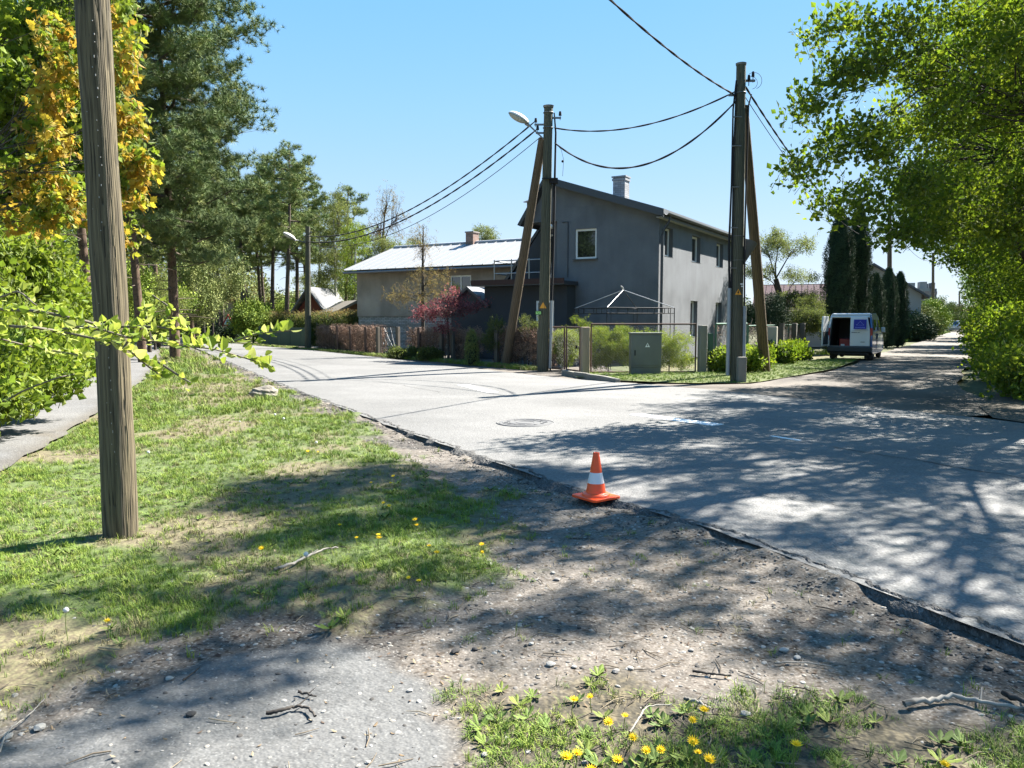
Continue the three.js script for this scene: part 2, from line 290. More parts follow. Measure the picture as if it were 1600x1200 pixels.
for (const [pa, pb, lift, k0] of [[[1300, 698], [1700, 762], 0.03, 1], [[560, 590], [690, 612], 0.029, 0.5], [[1180, 770], [1420, 800], 0.028, 0.5]]) { // tarred joints and cracks in the carriageway
  const y = ROAD_Y + lift, a = onGround(...pa, y), b = onGround(...pb, y), n = 60, pos = [], idx = [];
  for (let i = 0; i <= n; i++) { const t = i / n, w = k0 * (0.004 + 0.014 * vn(t * 22, pa[0])), k = (k0 < 1 ? 0.12 : 0.08) * (fbm(t * 7, pa[0], 4) - 0.5); for (const s of [-1, 1]) pos.push(a[0] + (b[0] - a[0]) * t + k + s * w, y, -(a[1] + (b[1] - a[1]) * t + k)); if (i) idx.push(2 * i - 2, 2 * i - 1, 2 * i, 2 * i - 1, 2 * i + 1, 2 * i); }
  const g = new THREE.BufferGeometry(); g.setAttribute('position', new THREE.Float32BufferAttribute(pos, 3)); g.setIndex(idx); g.computeVertexNormals();
  struct('road_joint', g, std(lin(0.03, 0.03, 0.03), 0.9, { side: THREE.DoubleSide }), 'dark tarred joint along the road');
}
{ // trodden dark soil where the undergrowth meets the crossing
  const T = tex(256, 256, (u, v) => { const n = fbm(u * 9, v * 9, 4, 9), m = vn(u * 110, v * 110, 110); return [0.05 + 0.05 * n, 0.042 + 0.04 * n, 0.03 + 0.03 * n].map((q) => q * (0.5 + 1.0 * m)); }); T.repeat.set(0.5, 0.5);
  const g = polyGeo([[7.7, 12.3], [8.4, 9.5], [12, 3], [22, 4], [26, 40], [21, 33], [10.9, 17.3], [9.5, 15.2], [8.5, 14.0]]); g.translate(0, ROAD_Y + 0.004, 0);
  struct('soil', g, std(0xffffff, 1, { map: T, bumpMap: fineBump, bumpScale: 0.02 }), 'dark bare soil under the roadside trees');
}
{ // footpath on the left
  const c = [[-5.0, 3.2], [-5.7, 6], [-6.9, 9.8], [-8.3, 13.8], [-10.0, 18.5], [-12.6, 25], [-16.5, 34], [-23, 48]], off = (k) => c.map(([x, d], i) => { const [ax, ad] = c[Math.max(0, i - 1)], [bx, bd] = c[Math.min(c.length - 1, i + 1)], L = Math.hypot(bx - ax, bd - ad); return [x + k * (bd - ad) / L, d - k * (bx - ax) / L]; });
  const st = strip(off(-1.1), off(0.95), 140, 8, (t, x, d) => 0.058 + 0.01 * Math.sin(t * 3.14), (t, x, d) => { const n = fbm(x * 0.8, d * 0.8, 4) - 0.5, e = sm(0.12, 0, Math.min(t, 1 - t) + 0.25 * (fbm(x * 3, d * 3, 3) - 0.5)); const q = 0.95 + 0.2 * n; return [q * (1 - 0.25 * e), q * (1 - 0.32 * e), q * (1 - 0.42 * e)]; }, 0.12);
  struct('footpath', st.g, asphaltMat, 'narrow grey asphalt footpath through the lawn');
}
{ // manhole cover in the carriageway
  const [x, d] = onGround(821, 660, 0.06), y = ROAD_Y + 0.016;
  const m = thing('manhole_cover', 'round cast iron manhole cover set in the asphalt road', 'manhole cover', [x, y, d]);
  const iron = std(lin(0.105, 0.105, 0.107), 0.75, { metalness: 0.1 });
  mesh('frame', new THREE.TorusGeometry(0.43, 0.011, 6, 40).rotateX(Math.PI / 2).translate(0, 0.0, 0), iron, m);
  mesh('lid', [new THREE.CylinderGeometry(0.4, 0.4, 0.02, 40).translate(0, -0.004, 0), ...[0.34, 0.24, 0.14].map((r) => new THREE.TorusGeometry(r, 0.008, 4, 36).rotateX(Math.PI / 2).translate(0, 0.006, 0)), ...Array.from({ length: 12 }, (_, i) => box(0.06, 0.012, 0.02, 0.29, 0.008, 0).rotateY(i * Math.PI / 6))], iron, m);
}

// ---------------------------------------------------------------- buildings
const renderTex = (base, amp, streak, seedv) => { const t = tex(512, 512, (u, v) => { const n = fbm(u * 5 + seedv, v * 5 + seedv, 5, 5), s = 0.5 * fbm(u * 24, v * 3 + seedv, 3, 24) + 0.5 * vn(u * 7 + seedv, v * 7, 7), f = vn(u * 256, v * 256, 256); const q = 1 + amp * (n - 0.5) + streak * (s - 0.5) + 0.08 * (f - 0.5); return base.map((c) => c * q); }); t.repeat.set(1 / 6, 1 / 6); return t; };
const greyRender = std(0xffffff, 0.92, { map: renderTex([0.122, 0.132, 0.146], 0.7, 0.45, 3), bumpMap: fineBump, bumpScale: 0.006 });
const shadedDarkRender = std(0xffffff, 0.9, { map: renderTex([0.042, 0.047, 0.055], 0.4, 0.3, 7) });  // dark wall colour with the shade of slab and recess mixed into it
const tanRender = std(0xffffff, 0.95, { map: renderTex([0.33, 0.285, 0.24], 0.9, 0.45, 11), bumpMap: fineBump, bumpScale: 0.006 });
const brickTex = (base, joint, nx, ny) => tex(256, 256, (u, v) => { const row = Math.floor(v * ny), x = u * nx + (row % 2) * 0.5, fx = x - Math.floor(x), fy = v * ny - row, j = fx < 0.06 || fy < 0.16, k = 0.75 + 0.5 * h2(Math.floor(x) % nx, row); return (j ? joint : base).map((c) => c * (j ? 1 : k)); });
const whiteBrick = std(0xffffff, 0.9, { map: (() => { const t = brickTex([0.34, 0.33, 0.31], [0.09, 0.085, 0.08], 4, 10); t.repeat.set(1 / 1.0, 1 / 0.85); return t; })() });
const greyBrick = std(0xffffff, 0.9, { map: (() => { const t = brickTex([0.26, 0.27, 0.29], [0.12, 0.12, 0.13], 4, 10); t.repeat.set(1 / 1.0, 1 / 0.85); return t; })() });
const redBrick = std(0xffffff, 0.9, { map: (() => { const t = brickTex([0.22, 0.13, 0.10], [0.2, 0.19, 0.18], 4, 10); t.repeat.set(1, 1 / 0.85); return t; })() });
const darkMetal = std(lin(0.06, 0.065, 0.075), 0.45, { metalness: 0.4 });
const zinc = std(lin(0.255, 0.26, 0.268), 0.55, { metalness: 0.15 });
const whitePaint = std(lin(0.72, 0.72, 0.70), 0.5);
const glass = new THREE.MeshPhysicalMaterial({ color: lin(0.012, 0.014, 0.014), roughness: 0.04, ior: 1.6, specularIntensity: 1, clearcoat: 1, clearcoatRoughness: 0.02 });
const paleStuff = std(lin(0.42, 0.42, 0.42), 0.7);
function windowUnit(parent, w, h, x, y, z, ry, mullion = 0) {         // frame round a pane, facing local +z before turning
  const p = new THREE.Group(); p.name = 'window'; p.position.set(x, y, z); p.rotation.y = ry; parent.add(p);
  const f = 0.075, bars = [span(-w / 2, w / 2, -h / 2, -h / 2 + f, -0.03, 0.04), span(-w / 2, w / 2, h / 2 - f, h / 2, -0.03, 0.04), span(-w / 2, -w / 2 + f, -h / 2 + f, h / 2 - f, -0.03, 0.04), span(w / 2 - f, w / 2, -h / 2 + f, h / 2 - f, -0.03, 0.04)];
  if (mullion) bars.push(span(-0.035, 0.035, -h / 2 + f, h / 2 - f, -0.03, 0.035));
  mesh('frame', bars, whitePaint, p);
  mesh('pane', box(w - 2 * f, h - 2 * f, 0.012), glass, p);
  mesh('sill', box(w + 0.12, 0.035, 0.2, 0, -h / 2 - 0.02, 0.1), darkMetal, p);
  return p;
}
function wallShape(outline, holes, thick) {
  const s = new THREE.Shape(outline.map((p) => new THREE.Vector2(...p)));
  for (const [x0, x1, y0, y1] of holes) s.holes.push(new THREE.Path([[x0, y0], [x1, y0], [x1, y1], [x0, y1]].map((p) => new THREE.Vector2(...p))));
  return new THREE.ExtrudeGeometry(s, { depth: thick, bevelEnabled: false });
}
const TURN = -30.5 * Math.PI / 180;
{ // the dark two-storey house on the corner
  const H = thing('corner_house', 'two storey house rendered dark grey behind the corner fence', 'house', [5.45, 0, 29], TURN);
  mesh('front_wall', wallShape([[0, 0], [0, 5.55], [-4.25, 6.94], [-4.25, 0]], [[-3.45, -2.53, 3.98, 5.14]], 0.3).translate(0, 0, -0.3), greyRender, H);
  mesh('upper_gable', wallShape([[-4.25, 5.52], [-4.25, 6.94], [-4.62, 7.06], [-5.62, 5.52]], [], 1.1).translate(0, 0, -1.1), greyRender, H);
  const sideHoles = [[-1.54, -0.64, 4.02, 5.1], [-5.12, -3.96, 4.02, 5.1], [-8.67, -7.57, 4.02, 5.1], [-4.85, -3.9, 0.9, 2.4], [-8.6, -7.6, 0.9, 2.4]];
  mesh('side_wall', wallShape([[-11.8, 0], [-0.302, 0], [-0.302, 5.5], [-11.8, 5.5]], sideHoles, 0.3).rotateY(-Math.PI / 2).translate(0, 0, 0), greyRender, H);
  mesh('rear_wall', wallShape([[-0.302, 0], [-0.302, 5.5], [-4.62, 7.0], [-7.7, 3.0], [-7.7, 0]], [], 0.3).translate(0, 0, -11.8), greyRender, H);
  mesh('recess_wall', wallShape([[-4.255, 3.2], [-4.255, 5.5], [-5.6, 5.5], [-7.3, 3.2]], [], 0.2).translate(0, 0, -1.5), shadedDarkRender, H);
  mesh('return_wall', box(0.28, 6.7, 1.15, -4.4, 3.35, -0.9).translate(0, 0, 0), greyRender, H);
  const roof = mesh('roof', plate([[-4.62, 7.08], [0.30, 5.453], [0.30, 5.633], [-4.62, 7.26]], 12.6).translate(0, 0, -12.2), std(lin(0.13, 0.14, 0.155), 0.6, { metalness: 0.3 }), H);
  mesh('steep_slope', plate([[-4.62, 7.08], [-4.62, 7.26], [-5.85, 5.42], [-5.72, 5.36]], 1.6).translate(0, 0, -1.2), darkMetal, roof);
  mesh('rear_slope', plate([[-4.63, 7.06], [-4.63, 7.24], [-8.0, 2.95], [-7.9, 2.85]], 10.4).translate(0, 0, -12.0), darkMetal, roof);
  mesh('verge_board', plate([[-4.62, 6.98], [0.27, 5.36], [0.27, 5.62], [-4.62, 7.24]], 0.03).translate(0, 0, 0.405), darkMetal, roof);
  mesh('eave_board', span(0.25, 0.28, 5.32, 5.46, -12.1, 0.4), darkMetal, roof);
  mesh('soffit', span(0.0, 0.248, 5.335, 5.36, -12.0, 0.35), std(lin(0.3, 0.31, 0.32), 0.8), roof);
  const gut = new THREE.CylinderGeometry(0.075, 0.075, 12.3, 10, 1, true, 0, Math.PI).rotateZ(Math.PI / 2).rotateX(Math.PI).rotateY(Math.PI / 2).translate(0.36, 5.5, -5.9);
  mesh('gutter', gut, new THREE.MeshStandardMaterial({ color: lin(0.07, 0.075, 0.085), roughness: 0.4, metalness: 0.5, side: THREE.DoubleSide }), roof);
  mesh('downpipe', limb([P3(0.36, 5.4, -0.12), P3(0.33, 5.2, -0.1), P3(0.12, 4.9, -0.08), P3(0.09, 4.75, -0.08), P3(0.09, 0.1, -0.08)], [0.055, 0.055, 0.055, 0.055, 0.055], 8), darkMetal, H);
  windowUnit(H, 0.92, 1.16, -2.99, 4.56, -0.1, 0);
  for (const [a, b, c, d] of sideHoles) windowUnit(H, b - a - 0.004, d - c - 0.004, -0.2, (c + d) / 2, (a + b) / 2, Math.PI / 2);
  const ch = mesh('chimney', box(0.55, 1.6, 0.5, -3.2, 6.9, -4), greyBrick, roof);
  mesh('chimney_cap', [box(0.66, 0.06, 0.61, -3.2, 7.74, -4), box(0.62, 0.09, 0.57, -3.2, 7.62, -4)], std(lin(0.2, 0.21, 0.23), 0.8), H);
  // projecting lower storey with the balcony on it
  mesh('porch_wall', span(-7.2, -3.42, 0, 2.95, 0.002, 0.75), shadedDarkRender, H);
  mesh('balcony_slab', span(-7.5, -3.3, 2.952, 3.1, 0.003, 1.25), darkMetal, H);
  mesh('balcony_fascia', span(-7.52, -3.28, 3.0, 3.2, 1.252, 1.29), std(lin(0.045, 0.017, 0.013), 0.7), H);
  const rl = std(lin(0.35, 0.36, 0.37), 0.4, { metalness: 0.7 }), rg = new THREE.Group(); rg.name = 'railing'; H.add(rg);
  for (const y of [3.45, 3.95]) mesh('rail', [rod(P3(-6.5, y, 1.1), P3(-4.1, y, 1.1), 0.022), rod(P3(-6.5, y, 1.1), P3(-6.5, y, 0.1), 0.022)], rl, rg);
  for (const x of [-6.5, -5.7, -4.9, -4.1]) mesh('post', rod(P3(x, 3.1, 1.1), P3(x, 4.0, 1.1), 0.025), rl, rg);
  windowUnit(H, 0.75, 1.5, -4.35, 1.6, 0.78, 0);
  windowUnit(H, 0.8, 1.9, -5.1, 4.2, -1.26, 0);
  mesh('porch_roof', [plate([[-9.3, 1.95], [-7.9, 2.85], [-7.9, 2.98], [-9.3, 2.08]], 1.6).translate(0, 0, -0.6), plate([[-7.9, 2.85], [-6.9, 2.1], [-6.9, 2.23], [-7.9, 2.98]], 1.6).translate(0, 0, -0.6)], darkMetal, H);
  mesh('porch_gable', wallShape([[-8.9, 0], [-8.9, 2.05], [-7.9, 2.83], [-7.22, 2.35], [-7.22, 0]], [], 0.2).translate(0, 0, 0.5), shadedDarkRender, H);
  const fl = new THREE.Group(); fl.name = 'flue_pipe'; fl.position.set(-6.9, 0, -2.4); H.add(fl);
  mesh('pipe', new THREE.CylinderGeometry(0.13, 0.13, 4.2, 14).translate(0, 4.3, 0), std(lin(0.08, 0.09, 0.11), 0.4, { metalness: 0.6 }), fl);
  mesh('cap', [new THREE.ConeGeometry(0.24, 0.1, 14).translate(0, 6.82, 0), new THREE.CylinderGeometry(0.07, 0.07, 0.4, 8).translate(0, 6.6, 0)], darkMetal, fl);
  mesh('wall_lamp', new THREE.SphereGeometry(0.1, 12, 8).translate(-4.45, 5.3, 0.1), whitePaint, H);
  mesh('wall_pipe', [limb([P3(-4.0, 5.45, 0.03), P3(-3.75, 5.45, 0.03), P3(-3.75, 3.3, 0.03)], [0.02, 0.02, 0.02], 6)], darkMetal, H);
}
{ // the low house with the bright sheet-metal roof
  const H = thing('low_house', 'long low tan rendered house with bright sheet metal roof', 'house', [1.26, 0, 38], TURN);
  mesh('front_wall', wallShape([[-11.6, 1.8], [0.4, 1.8], [0.4, 4.45], [-11.6, 4.45]], [[-5.2, -3.9, 2.75, 3.9]], 0.3).translate(0, 0, -0.3), tanRender, H);
  mesh('plinth', span(-11.55, 0.4, 0, 1.798, -0.3, -0.04), whiteBrick, H);
  for (const gx of [-11.6, 0.1]) mesh('gable_wall', wallShape([[0.302, 0], [0.302, 4.44], [4, 5.85], [8, 4.44], [8, 0]], [], 0.3).rotateY(Math.PI / 2).translate(gx, 0, 0), tanRender, H);
  mesh('rear_wall', span(-11.29, 0.09, 0, 4.44, -8, -7.75), tanRender, H);
  const roof = new THREE.Group(); roof.name = 'roof'; H.add(roof);
  const L = Math.hypot(4.5, 1.6), a = Math.atan2(1.6, 4.5), n = 21, w = 12.9 / n;
  const sheet = join([box(w - 0.012, 0.02, L), box(0.03, 0.05, L, -w / 2 + 0.02, 0.03, 0)]);
  for (let i = 0; i < n; i++) { const m = mesh('roof_sheet', sheet, zinc, roof); m.position.set(-12.1 + w * (i + 0.5), 4.36 + 0.8 + (h2(i, 5) - 0.5) * 0.006, 0.5 - 2.25); m.rotation.x = a; }
  mesh('rear_slope', box(12.9, 0.03, L, 0, 0, 0).rotateX(-a).translate(-12.1 + 6.45, 4.36 + 0.8, -4 - 2.25), zinc, roof);
  mesh('ridge_cap', rod(P3(-12.12, 6.0, -4), P3(0.82, 6.0, -4), 0.09, 0.09, 8), std(lin(0.3, 0.31, 0.33), 0.6), roof);
  mesh('eave_board', span(-12.05, 0.8, 4.16, 4.31, 0.43, 0.46), std(lin(0.13, 0.12, 0.13), 0.7), roof);
  mesh('soffit', span(-12.05, 0.8, 4.30, 4.32, -0.01, 0.42), std(lin(0.16, 0.14, 0.12), 0.9), roof);
  mesh('gutter', rod(P3(-12.1, 4.22, 0.54), P3(0.8, 4.22, 0.54), 0.055), std(lin(0.2, 0.2, 0.22), 0.5, { metalness: 0.5 }), roof);
  windowUnit(H, 1.3, 1.15, -4.55, 3.325, -0.08, 0, 1);
  const ch = mesh('chimney', box(0.5, 1.1, 0.6, -6.45, 6.0, -4.0), redBrick, H);
  mesh('chimney_cap', box(0.58, 0.07, 0.68, -6.45, 6.58, -4.0), std(lin(0.2, 0.18, 0.17), 0.9), H);
  mesh('terrace_table', [span(-3.2, 0.2, 0.86, 0.92, 0.4, 1.3), ...[-3.1, -1.5, 0.1].map((x) => span(x - 0.04, x + 0.04, 0, 0.86, 0.8, 0.88))], paleStuff, H);
}
{ // A-frame cabin among the pines
  const H = thing('cabin', 'small red A-frame cabin with steep grey roof behind the green hedge', 'cabin', [...(() => { const p = at(487, 500, 60); return [p.x, 0, 60]; })()], -8 * Math.PI / 180);
  const red = std(lin(0.16, 0.04, 0.025), 0.9);
  mesh('gable_wall', wallShape([[-2.1, 0], [-2.1, 0.9], [0.0, 3.7], [2.1, 0.9], [2.1, 0]], [[-0.4, 0.6, 0.9, 2.0]], 0.2), red, H);
  mesh('body', wallShape([[-2, 0], [-2, 0.8], [0, 3.5], [2, 0.8], [2, 0]], [], 5).translate(0, 0, -5), red, H);
  mesh('roof', [plate([[-2.6, 0.35], [0, 4.0], [0, 4.15], [-2.72, 0.4]], 6).translate(0, 0, -5.2), plate([[0, 4.0], [2.6, 0.35], [2.72, 0.4], [0, 4.15]], 6).translate(0, 0, -5.2)], std(lin(0.13, 0.13, 0.135), 0.9), H);
  windowUnit(H, 1.0, 1.1, 0.1, 1.45, 0.1, 0, 1);
}
function plainHouse(name, label, x, d, turn, w, dep, eave, ridge, wall, roofMat, wins = []) {
  const H = thing(name, label, 'house', [x, 0, d], turn);
  const s = [[-w / 2, 0], [-w / 2, eave], [0, ridge], [w / 2, eave], [w / 2, 0]];
  mesh('wall', wallShape(s, [], dep).translate(0, 0, -dep), wall, H);
  const e = (ridge - eave) / (w / 2);
  const r = mesh('roof', [plate([[-w / 2 - 0.5, eave - 0.5 * e + 0.02], [0, ridge + 0.02], [0, ridge + 0.2], [-w / 2 - 0.5, eave - 0.5 * e + 0.2]], dep + 0.8).translate(0, 0, -dep - 0.4), plate([[0, ridge + 0.02], [w / 2 + 0.5, eave - 0.5 * e + 0.02], [w / 2 + 0.5, eave - 0.5 * e + 0.2], [0, ridge + 0.2]], dep + 0.8).translate(0, 0, -dep - 0.4)], roofMat, H);
  for (const [a, b, ww, hh] of wins) windowUnit(H, ww, hh, a, b, 0.03, 0);
  return [H, r];
}
{ // house with a mauve tiled roof behind the apple tree: tiles in courses
  const tileRed = [lin(0.07, 0.034, 0.042), lin(0.085, 0.042, 0.05), lin(0.05, 0.024, 0.032)].map((c) => std(c, 0.95));
  const p = at(1262, 470, 46);
  const H = thing('tiled_house', 'low house with mauve pantile roof behind the gnarled apple tree', 'house', [p.x, 0, 46], -20 * Math.PI / 180);
  mesh('wall', span(-2.6, 2.4, 0, 2.3, -7, 0), std(lin(0.3, 0.28, 0.26), 0.9), H);
  const roof = new THREE.Group(); roof.name = 'roof'; H.add(roof);
  const a = Math.atan2(1.7, 3.6), L = Math.hypot(3.6, 1.7);
  mesh('roof_deck', box(6, 0.06, L, 0, 0, 0).rotateX(a).translate(-0.1, 2.95, -1.3), tileRed[2], roof);
  mesh('rear_slope', box(6, 0.1, L).rotateX(-a).translate(-0.1, 2.95, -4.85), tileRed[0], roof);
  const tile = new THREE.CylinderGeometry(0.14, 0.15, 0.46, 6, 1, true, -Math.PI / 2, Math.PI).rotateX(Math.PI / 2).scale(1.25, 0.6, 1);
  for (let r = 0; r < 10; r++) for (let c = 0; c < 17; c++) { const m = mesh('roof_tile', tile, tileRed[Math.floor(h2(r, c) * 3)], roof); const q = -L / 2 + 0.2 + r * 0.4; m.position.set(-2.95 + c * 0.352, 2.95 + 0.05 - q * Math.sin(a) + 0.02, -1.3 + q * Math.cos(a)); m.rotation.x = a - 0.05; }
}
plainHouse('red_roofed_house', 'house with orange red roof glimpsed between the pines', at(345, 500, 95).x, 95, 0.5, 12, 9, 2.6, 4.3, tanRender, std(lin(0.30, 0.10, 0.06), 0.8));
plainHouse('grey_house', 'pale house with dark gable roof behind the tall thujas', at(1362, 490, 62).x, 62, -0.35, 7, 9, 3.6, 5.9, std(lin(0.26, 0.26, 0.26), 0.9), std(lin(0.07, 0.07, 0.08), 0.8), [[0, 2.2, 0.9, 1.2]]);
plainHouse('garden_shed', 'small brown shed with pale roof edge beside the tan house', at(566, 505, 50).x - 0.6, 51, 0.45, 4.2, 4, 1.6, 2.7, std(lin(0.12, 0.06, 0.04), 0.9), std(lin(0.15, 0.13, 0.10), 0.9));
{ // flats far down the side street
  [[1426, 446, 330, 13, 'pale block of flats with flat roof far beyond the side street'], [1449, 447, 360, 8, 'grey block of flats with roof boxes far beyond the side street']].forEach(([px, py, d, w, label], i) => {
    const p = at(px, py, d), H = thing('apartment_block', label, 'building', [p.x, 0, d], -0.3), m = std(i ? lin(0.10, 0.105, 0.115) : lin(0.2, 0.205, 0.21), 0.9);
    mesh('wall', span(-w / 2, w / 2, 0, p.y - 1.2, -12, 0), m, H); mesh('roof_house', span(-w * 0.3, w * 0.1, p.y - 1.19, p.y + 1.2, -8, -2), m, H); mesh('roof_house', span(w * 0.25, w * 0.45, p.y - 1.19, p.y + 1.6, -8, -2), m, H);
    for (let f = 0; f < 3; f++) for (let c = 0; c < 7; c++) { const pn = mesh('window', box(1.5, 1.5, 0.1, -w / 2 + (c + 0.5) * w / 7, p.y - 3.2 - f * 3, 0.02), glass, H); }
  });
}

// ---------------------------------------------------------------- poles, lamps, cables
const woodTex = (base, dark, wob, rings) => tex(512, 2048, (u, v0) => { const v = v0 * 4, kv = v % 1;
  const wv = fbm(u * 4, v * 3, 3, 16) , k1 = Math.exp(-(((u - 0.30) / 0.05) ** 2 + ((kv - 0.28) / 0.03) ** 2)), k2 = Math.exp(-(((u - 0.62) / 0.035) ** 2 + ((kv - 0.66) / 0.02) ** 2)), k3 = Math.exp(-(((u - 0.85) / 0.06) ** 2 + ((kv - 0.85) / 0.04) ** 2));
  const s = Math.sin((u + wob * (wv - 0.5) + 0.05 * (k1 + k2 + k3) + 0.02 * Math.sin(v * 6.283 * 2)) * 6.283 * rings), g = 0.5 + 0.5 * s, f = vn(u * 220, v * 14, 220), cr = sm(0.78, 0.9, vn(u * 90, v * 90 / 15, 90)) * sm(0.35, 0.6, vn(u * 30, v * 30, 30)), st = fbm(u * 8, v * 8 / 4, 3, 8);
  const q = clamp(0.40 + 0.42 * g + 0.34 * (f - 0.5) + 0.5 * (st - 0.5)) * (1 - 0.85 * cr) * (1 - 0.5 * (k1 + k2));
  return base.map((c, i) => dark[i] + (c - dark[i]) * q * 1.25);
});
const woodBump = tex(512, 2048, (u, v0) => { const v = v0 * 4; return 0.55 * vn(u * 200, v * 12, 200) + 0.45 * vn(u * 70, v * 5 + 3, 70) - 0.8 * sm(0.78, 0.9, vn(u * 90, v * 90 / 15, 90)) * sm(0.35, 0.6, vn(u * 30, v * 30, 30)) + 0.1; }, false);
const poleMat = (base, dark, ru, rv) => { const m = woodTex(base, dark, 0.13, 13), b = woodBump.clone(); for (const t of [m, b]) { t.repeat.set(ru, rv); t.needsUpdate = true; } return std(0xffffff, 0.92, { map: m, bumpMap: b, bumpScale: 0.014 }); };
const nearWood = poleMat([0.118, 0.096, 0.055], [0.012, 0.009, 0.004], 1 / 0.76, 1 / 8.6);
const greyWood = poleMat([0.095, 0.092, 0.062], [0.028, 0.027, 0.018], 1 / 0.9, 1 / 9);
const brownWood = poleMat([0.13, 0.095, 0.062], [0.04, 0.03, 0.02], 1 / 0.9, 1 / 9);
const concrete = std(0xffffff, 0.95, { map: renderTex([0.20, 0.19, 0.165], 0.6, 0.3, 21), bumpMap: fineBump, bumpScale: 0.01 });
const steel = std(lin(0.16, 0.165, 0.17), 0.5, { metalness: 0.6 }), black = std(lin(0.012, 0.012, 0.014), 0.95), lampWhite = std(lin(0.62, 0.60, 0.55), 0.45);
{ // the pole beside the lawn, close by
  const [x, d] = [-2.9, 5.62], y0 = groundY(x, d) - 0.15;
  const H = thing('wooden_pole', 'thick weathered bare wooden pole standing in the near lawn', 'pole', [x, y0, d]);
  const n = 40, rows = 60, pts = [], rad = []; for (let i = 0; i <= rows; i++) { const t = i / rows; pts.push(P3(-0.03 * t * 2 + 0.012 * Math.sin(t * 9), 8.3 * t, 0)); rad.push(0.119 - 0.020 * t + 0.003 * Math.sin(t * 31) + (i === 0 ? 0.006 : 0)); }
  const g = limb(pts, rad, n), p = g.attributes.position;
  for (let i = 0; i < p.count; i++) { const row = Math.floor(i / (n + 1)), k = i % n, a = k / n * 6.283, c = pts[row]; const f = 1 + 0.02 * (fbm(k * 0.9, row * 0.25, 3) - 0.5) + 0.012 * Math.sin(a * 3 + row * 0.08) - (Math.abs(a - 5.2) < 0.09 ? 0.05 : 0); p.setXYZ(i, c.x + (p.getX(i) - c.x) * f, p.getY(i), (p.getZ(i)) * f); }
  g.computeVertexNormals(); mesh('shaft', g, nearWood, H);
  const nail = std(lin(0.3, 0.29, 0.27), 0.5, { metalness: 0.7 });
  srand(77); const nails = []; for (let i = 0; i < 60; i++) { const y = 0.5 + i * 0.075 + rr(-0.02, 0.02), a = 0.35 + rr(-0.12, 0.12) + (i % 9 === 0 ? rr(-0.7, 0) : 0), r = 0.119 - 0.020 * y / 8.3; nails.push(box(0.005, i % 9 === 0 ? 0.004 : rr(0.006, 0.02), 0.006, Math.sin(a) * r - 0.06 * y / 8.3, y, Math.cos(a) * r)); }
  mesh('staples', nails, nail, H);
}
const insulator = (p, r = 0.05) => [new THREE.CylinderGeometry(r * 0.7, r, 0.12, 10).translate(p.x, p.y, p.z), new THREE.CylinderGeometry(0.01, 0.01, 0.2, 6).translate(p.x, p.y - 0.1, p.z)];
function signTex(draw, w = 128, h = 128) { const c = document.createElement('canvas'); c.width = w; c.height = h; draw(c.getContext('2d'), w, h); const t = new THREE.CanvasTexture(c); t.colorSpace = THREE.SRGBColorSpace; return t; }
const warnTri = (s = 0.2) => plate([[-s / 2, -s * 0.4], [s / 2, -s * 0.4], [0, s * 0.46]], 0.004);
const yellowSign = std(lin(0.72, 0.30, 0.02), 0.5), boltShape = () => plate([[0.0, 0.05], [-0.028, -0.012], [-0.004, -0.006], [-0.012, -0.055], [0.026, 0.014], [0.004, 0.01], [0.016, 0.05]], 0.003);
function streetLamp(parent, tip, root, len) {                        // arm and cobra head, tip and root in the parent's frame
  mesh('lamp_arm', rod(root, tip, 0.022), steel, parent);
  const h = new THREE.Group(); h.name = 'lamp_head'; const dir = tip.clone().sub(root).normalize(); h.position.copy(tip); h.rotation.y = Math.atan2(-dir.z, dir.x); h.rotation.z = 0.42; parent.add(h);
  mesh('housing', new THREE.SphereGeometry(1, 20, 10, 0, 6.283, 0, 1.6).scale(len / 2, 0.15, 0.16).translate(len * 0.42, 0, 0), lampWhite, h);
  mesh('lens', new THREE.SphereGeometry(1, 20, 8, 0, 6.283, 1.6, 1.55).scale(len * 0.40, 0.09, 0.145).translate(len * 0.48, -0.006, 0), std(lin(0.34, 0.35, 0.33), 0.25), h);
  mesh('collar', new THREE.CylinderGeometry(0.045, 0.04, 0.16, 10).rotateZ(Math.PI / 2).translate(-0.02, -0.03, 0), std(lin(0.2, 0.2, 0.2), 0.6), h);
}
let LAMP, CORNER, FAR_L, ROAD3;
